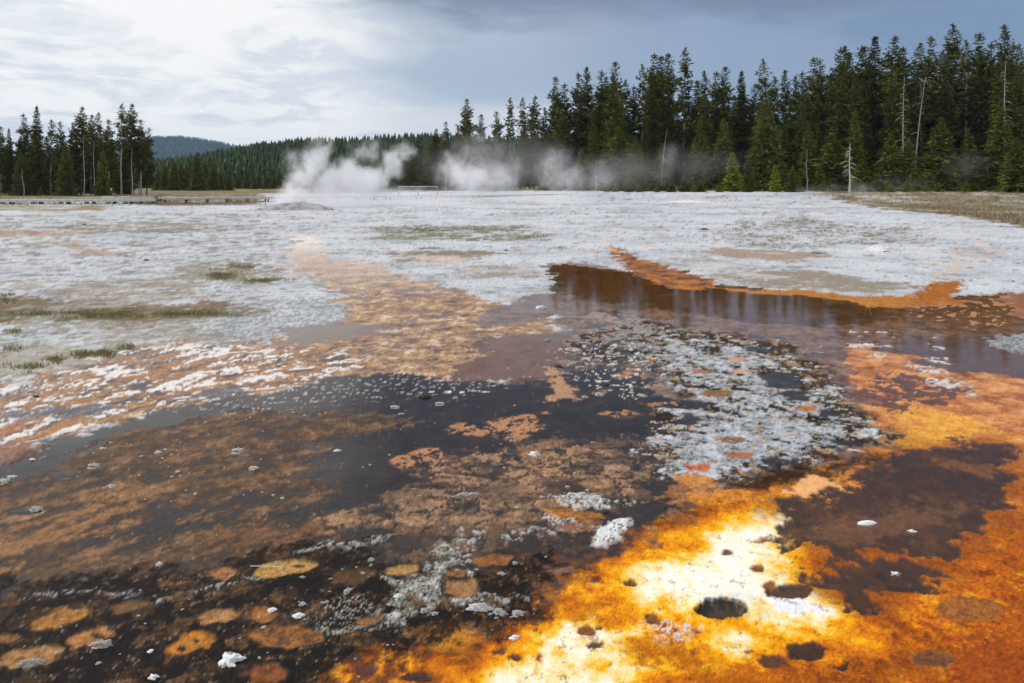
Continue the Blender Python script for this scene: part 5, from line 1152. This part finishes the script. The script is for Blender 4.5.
# bent pale grass stalk
V, Fq = [], []; p0 = hat(284, 573)
pts = []
for u, v, z in ((250, 566, 0.012), (262, 566, 0.012), (272, 566, 0.014), (278, 567, 0.045), (283, 567, 0.05), (285, 570, 0.03), (284, 573, 0.006)): q = at(u, v, z) - at(284, 573, 0); pts.append((q.x, q.y, z))
tube(V, Fq, pts, [0.0022]*7, 5); o = mesh_obj('grass_stalk', V, Fq, simple_mat('straw', (0.62, 0.56, 0.44), 0.7, 0.2, 30, bump=0)); o.location = (p0.x, p0.y, 0); tag(o, 'bent pale dry stalk arching over the long ochre disc at lower left', 'stalk')
V, Fq = [], []; p0 = at(868, 306)
for q in ((0.09, 0.20), (-0.05, 0.13)): tube(V, Fq, [(0, 0, -0.02), (q[0]*0.5, 0, q[1]*0.6), (q[0], 0.02, q[1])], [0.004, 0.003, 0.002], 4)
o = mesh_obj('twig', V, Fq, simple_mat('dry twig', (0.6, 0.55, 0.48), 0.8, 0.2, 30, bump=0)); o.location = p0; tag(o, 'small branching dry twig standing at the amber rim of the pool', 'twig')

# ------------------------------------------------------------------ steam
def steam(name, label, blobs, dens, seed, nscale=0.30, thr=(0.40, 0.78), kind=None, warp=5.0, stretch=0.8):
    """blobs: (x, y, z, rx, ry, rz, strength) in metres; the volume fills a rounded hull round them"""
    B = np.array(blobs, float)
    lo = (B[:, :3] - B[:, 3:6]*1.35).min(0); hi = (B[:, :3] + B[:, 3:6]*1.35).max(0); lo[2] = max(lo[2], 0.03)
    c = (lo + hi)/2; base = np.array((c[0], c[1], lo[2]))
    m, t, b = new_mat(name); t.nodes.remove(b)
    tcn = N(t, 'ShaderNodeTexCoord'); pos = tcn.outputs['Object']
    mp_ = N(t, 'ShaderNodeMapping'); mp_.inputs['Location'].default_value = (seed*7.3, seed*3.1, seed); mp_.inputs['Scale'].default_value = (1, 1, stretch); lk(t, pos, mp_.inputs[0])
    n1 = N(t, 'ShaderNodeTexNoise'); n1.inputs['Scale'].default_value = nscale; n1.inputs['Detail'].default_value = 5; n1.inputs['Roughness'].default_value = 0.65; lk(t, mp_.outputs[0], n1.inputs['Vector'])
    wv_ = N(t, 'ShaderNodeVectorMath', operation='SUBTRACT'); lk(t, n1.outputs['Color'], wv_.inputs[0]); wv_.inputs[1].default_value = (0.5, 0.5, 0.5)
    ws_ = N(t, 'ShaderNodeVectorMath', operation='SCALE'); lk(t, wv_.outputs[0], ws_.inputs[0]); ws_.inputs['Scale'].default_value = warp
    pw = N(t, 'ShaderNodeVectorMath', operation='ADD'); lk(t, pos, pw.inputs[0]); lk(t, ws_.outputs[0], pw.inputs[1])
    acc = None
    for bx, by, bz, rx, ry, rz, st in blobs:
        q = N(t, 'ShaderNodeVectorMath', operation='SUBTRACT'); lk(t, pw.outputs[0], q.inputs[0]); q.inputs[1].default_value = (bx - base[0], by - base[1], bz - base[2])
        q2_ = N(t, 'ShaderNodeVectorMath', operation='DIVIDE'); lk(t, q.outputs[0], q2_.inputs[0]); q2_.inputs[1].default_value = (rx, ry, rz)
        ln = N(t, 'ShaderNodeVectorMath', operation='LENGTH'); lk(t, q2_.outputs[0], ln.inputs[0])
        v = math_(t, 'MULTIPLY', sstep(t, ln.outputs['Value'], 1.05, 0.25), st); acc = v if acc is None else math_(t, 'MAXIMUM', acc, v)
    n2 = noise(t, mp_.outputs[0], nscale*3.0, 7, 0.68, 1.2)
    d = math_(t, 'MULTIPLY', math_(t, 'MULTIPLY', acc, sstep(t, math_(t, 'ADD', n2, math_(t, 'MULTIPLY', acc, 0.16)), thr[0], thr[1])), dens)
    vol = N(t, 'ShaderNodeVolumePrincipled'); vol.inputs['Color'].default_value = (0.97, 0.975, 0.99, 1); vol.inputs['Anisotropy'].default_value = 0.1
    lk(t, d, vol.inputs['Density']); lk(t, vol.outputs[0], t.nodes['Material Output'].inputs['Volume'])
    V, Fq = [], []
    e = (hi - lo)/2
    import bmesh
    bm = bmesh.new(); bmesh.ops.create_cube(bm, size=2.0); bmesh.ops.bevel(bm, geom=list(bm.edges), offset=0.25, segments=2, affect='EDGES')
    for v in bm.verts: v.co = Vector((v.co.x*e[0], v.co.y*e[1], (v.co.z + 1)*e[2]))
    me_ = bpy.data.meshes.new(name); bm.to_mesh(me_); bm.free(); me_.materials.append(m)
    o = bpy.data.objects.new(name, me_); C.objects.link(o); o.location = base
    m.cycles.volume_sampling = 'MULTIPLE_IMPORTANCE' if hasattr(m.cycles, 'volume_sampling') else m.cycles.volume_sampling
    tag(o, label, 'steam', kind=kind); return o
def blob(u, v, Yd, ru, rv, ry, st=1.0):
    p = at_d(u, v, Yd); k = Yd/F; return (p.x, p.y, max(p.z, 0.1), ru*k, ry, rv*k, st)
steam('steam_plume', 'large white billowing steam plume rising from the geyser cone', [blob(296, 196, 50, 28, 16, 2.2), blob(300, 176, 50, 24, 28, 2.2), blob(314, 158, 50, 24, 24, 1.8, 0.95), blob(318, 130, 50, 20, 36, 1.6, 0.3), blob(330, 185, 51, 26, 22, 2.4), blob(350, 176, 52, 22, 20, 2.2, 0.95), blob(345, 200, 50, 50, 12, 2.4, 0.8)], 1.5, 1, thr=(0.44, 0.74))
steam('steam_plume', 'forked white steam wisps drifting right of the large plume', [blob(368, 182, 55, 26, 26, 2.2), blob(388, 162, 55, 20, 20, 2, 0.9), blob(405, 152, 56, 14, 12, 1.6, 0.7), blob(364, 150, 55, 14, 14, 1.6, 0.7), blob(390, 195, 55, 40, 12, 2, 0.5)], 1.3, 2)
steam('steam_plume', 'second broad steam plume low before the left end of the right wood', [blob(470, 180, 62, 40, 24, 3), blob(458, 166, 62, 18, 16, 2, 0.8), blob(500, 176, 63, 30, 22, 3, 0.55), blob(476, 150, 62, 26, 26, 2, 0.3)], 1.0, 3)
steam('steam_plume', 'faint grey steam column before the dark pines left of centre wood', [blob(556, 160, 66, 20, 26, 2, 0.7), blob(570, 180, 66, 36, 16, 2.4, 0.8), blob(600, 178, 67, 20, 20, 2, 0.5)], 0.38, 4)
steam('steam_plume', 'faint small wisp before the pale leaning stem', [blob(668, 160, 70, 16, 24, 1.6, 0.8), blob(660, 175, 70, 18, 14, 1.6, 0.5)], 0.2, 5)
steam('steam_plume', 'thin dark grey wisp drifting before the wood at far right', [blob(965, 166, 80, 40, 20, 2, 0.6), blob(900, 182, 80, 46, 12, 2, 0.6)], 0.07, 6)
steam('steam_plume', 'thin ground wisp beside the white dead tree', [blob(820, 190, 78, 34, 8, 2.0, 0.8), blob(862, 190, 78, 24, 9, 2, 0.7)], 0.2, 7)
steam('steam_veil', 'broad barely visible veil of steam before the trunks left of centre wood', [blob(500, 165, 72, 110, 34, 3, 0.9), blob(600, 172, 74, 120, 26, 3, 0.7), blob(690, 168, 74, 70, 24, 3, 0.5)], 0.07, 9, nscale=0.15, thr=(0.3, 0.75), kind='stuff')
steam('ground_mist', 'low veil of steam drifting over the far flat', [blob(330, 204, 46, 80, 12, 5, 0.9), blob(430, 202, 50, 90, 12, 6, 0.9), blob(540, 199, 58, 90, 9, 6, 0.7), blob(290, 206, 45, 40, 11, 3, 0.9)], 0.20, 8, nscale=0.2, thr=(0.25, 0.7), kind='stuff')

# ------------------------------------------------------------------ air
m, t, b = new_mat('air'); t.nodes.remove(b)
vol = N(t, 'ShaderNodeVolumePrincipled'); vol.inputs['Color'].default_value = (0.42, 0.66, 1.0, 1); vol.inputs['Density'].default_value = 0.00008; vol.inputs['Anisotropy'].default_value = 0.2
lk(t, vol.outputs[0], t.nodes['Material Output'].inputs['Volume'])
V, Fq = [], []; box(V, Fq, (-6500, 0), (6500, 0), 13000, -4.5, 330)
o = mesh_obj('haze', V, Fq, m); tag(o, 'thin blue haze of distance', 'haze', kind='stuff')
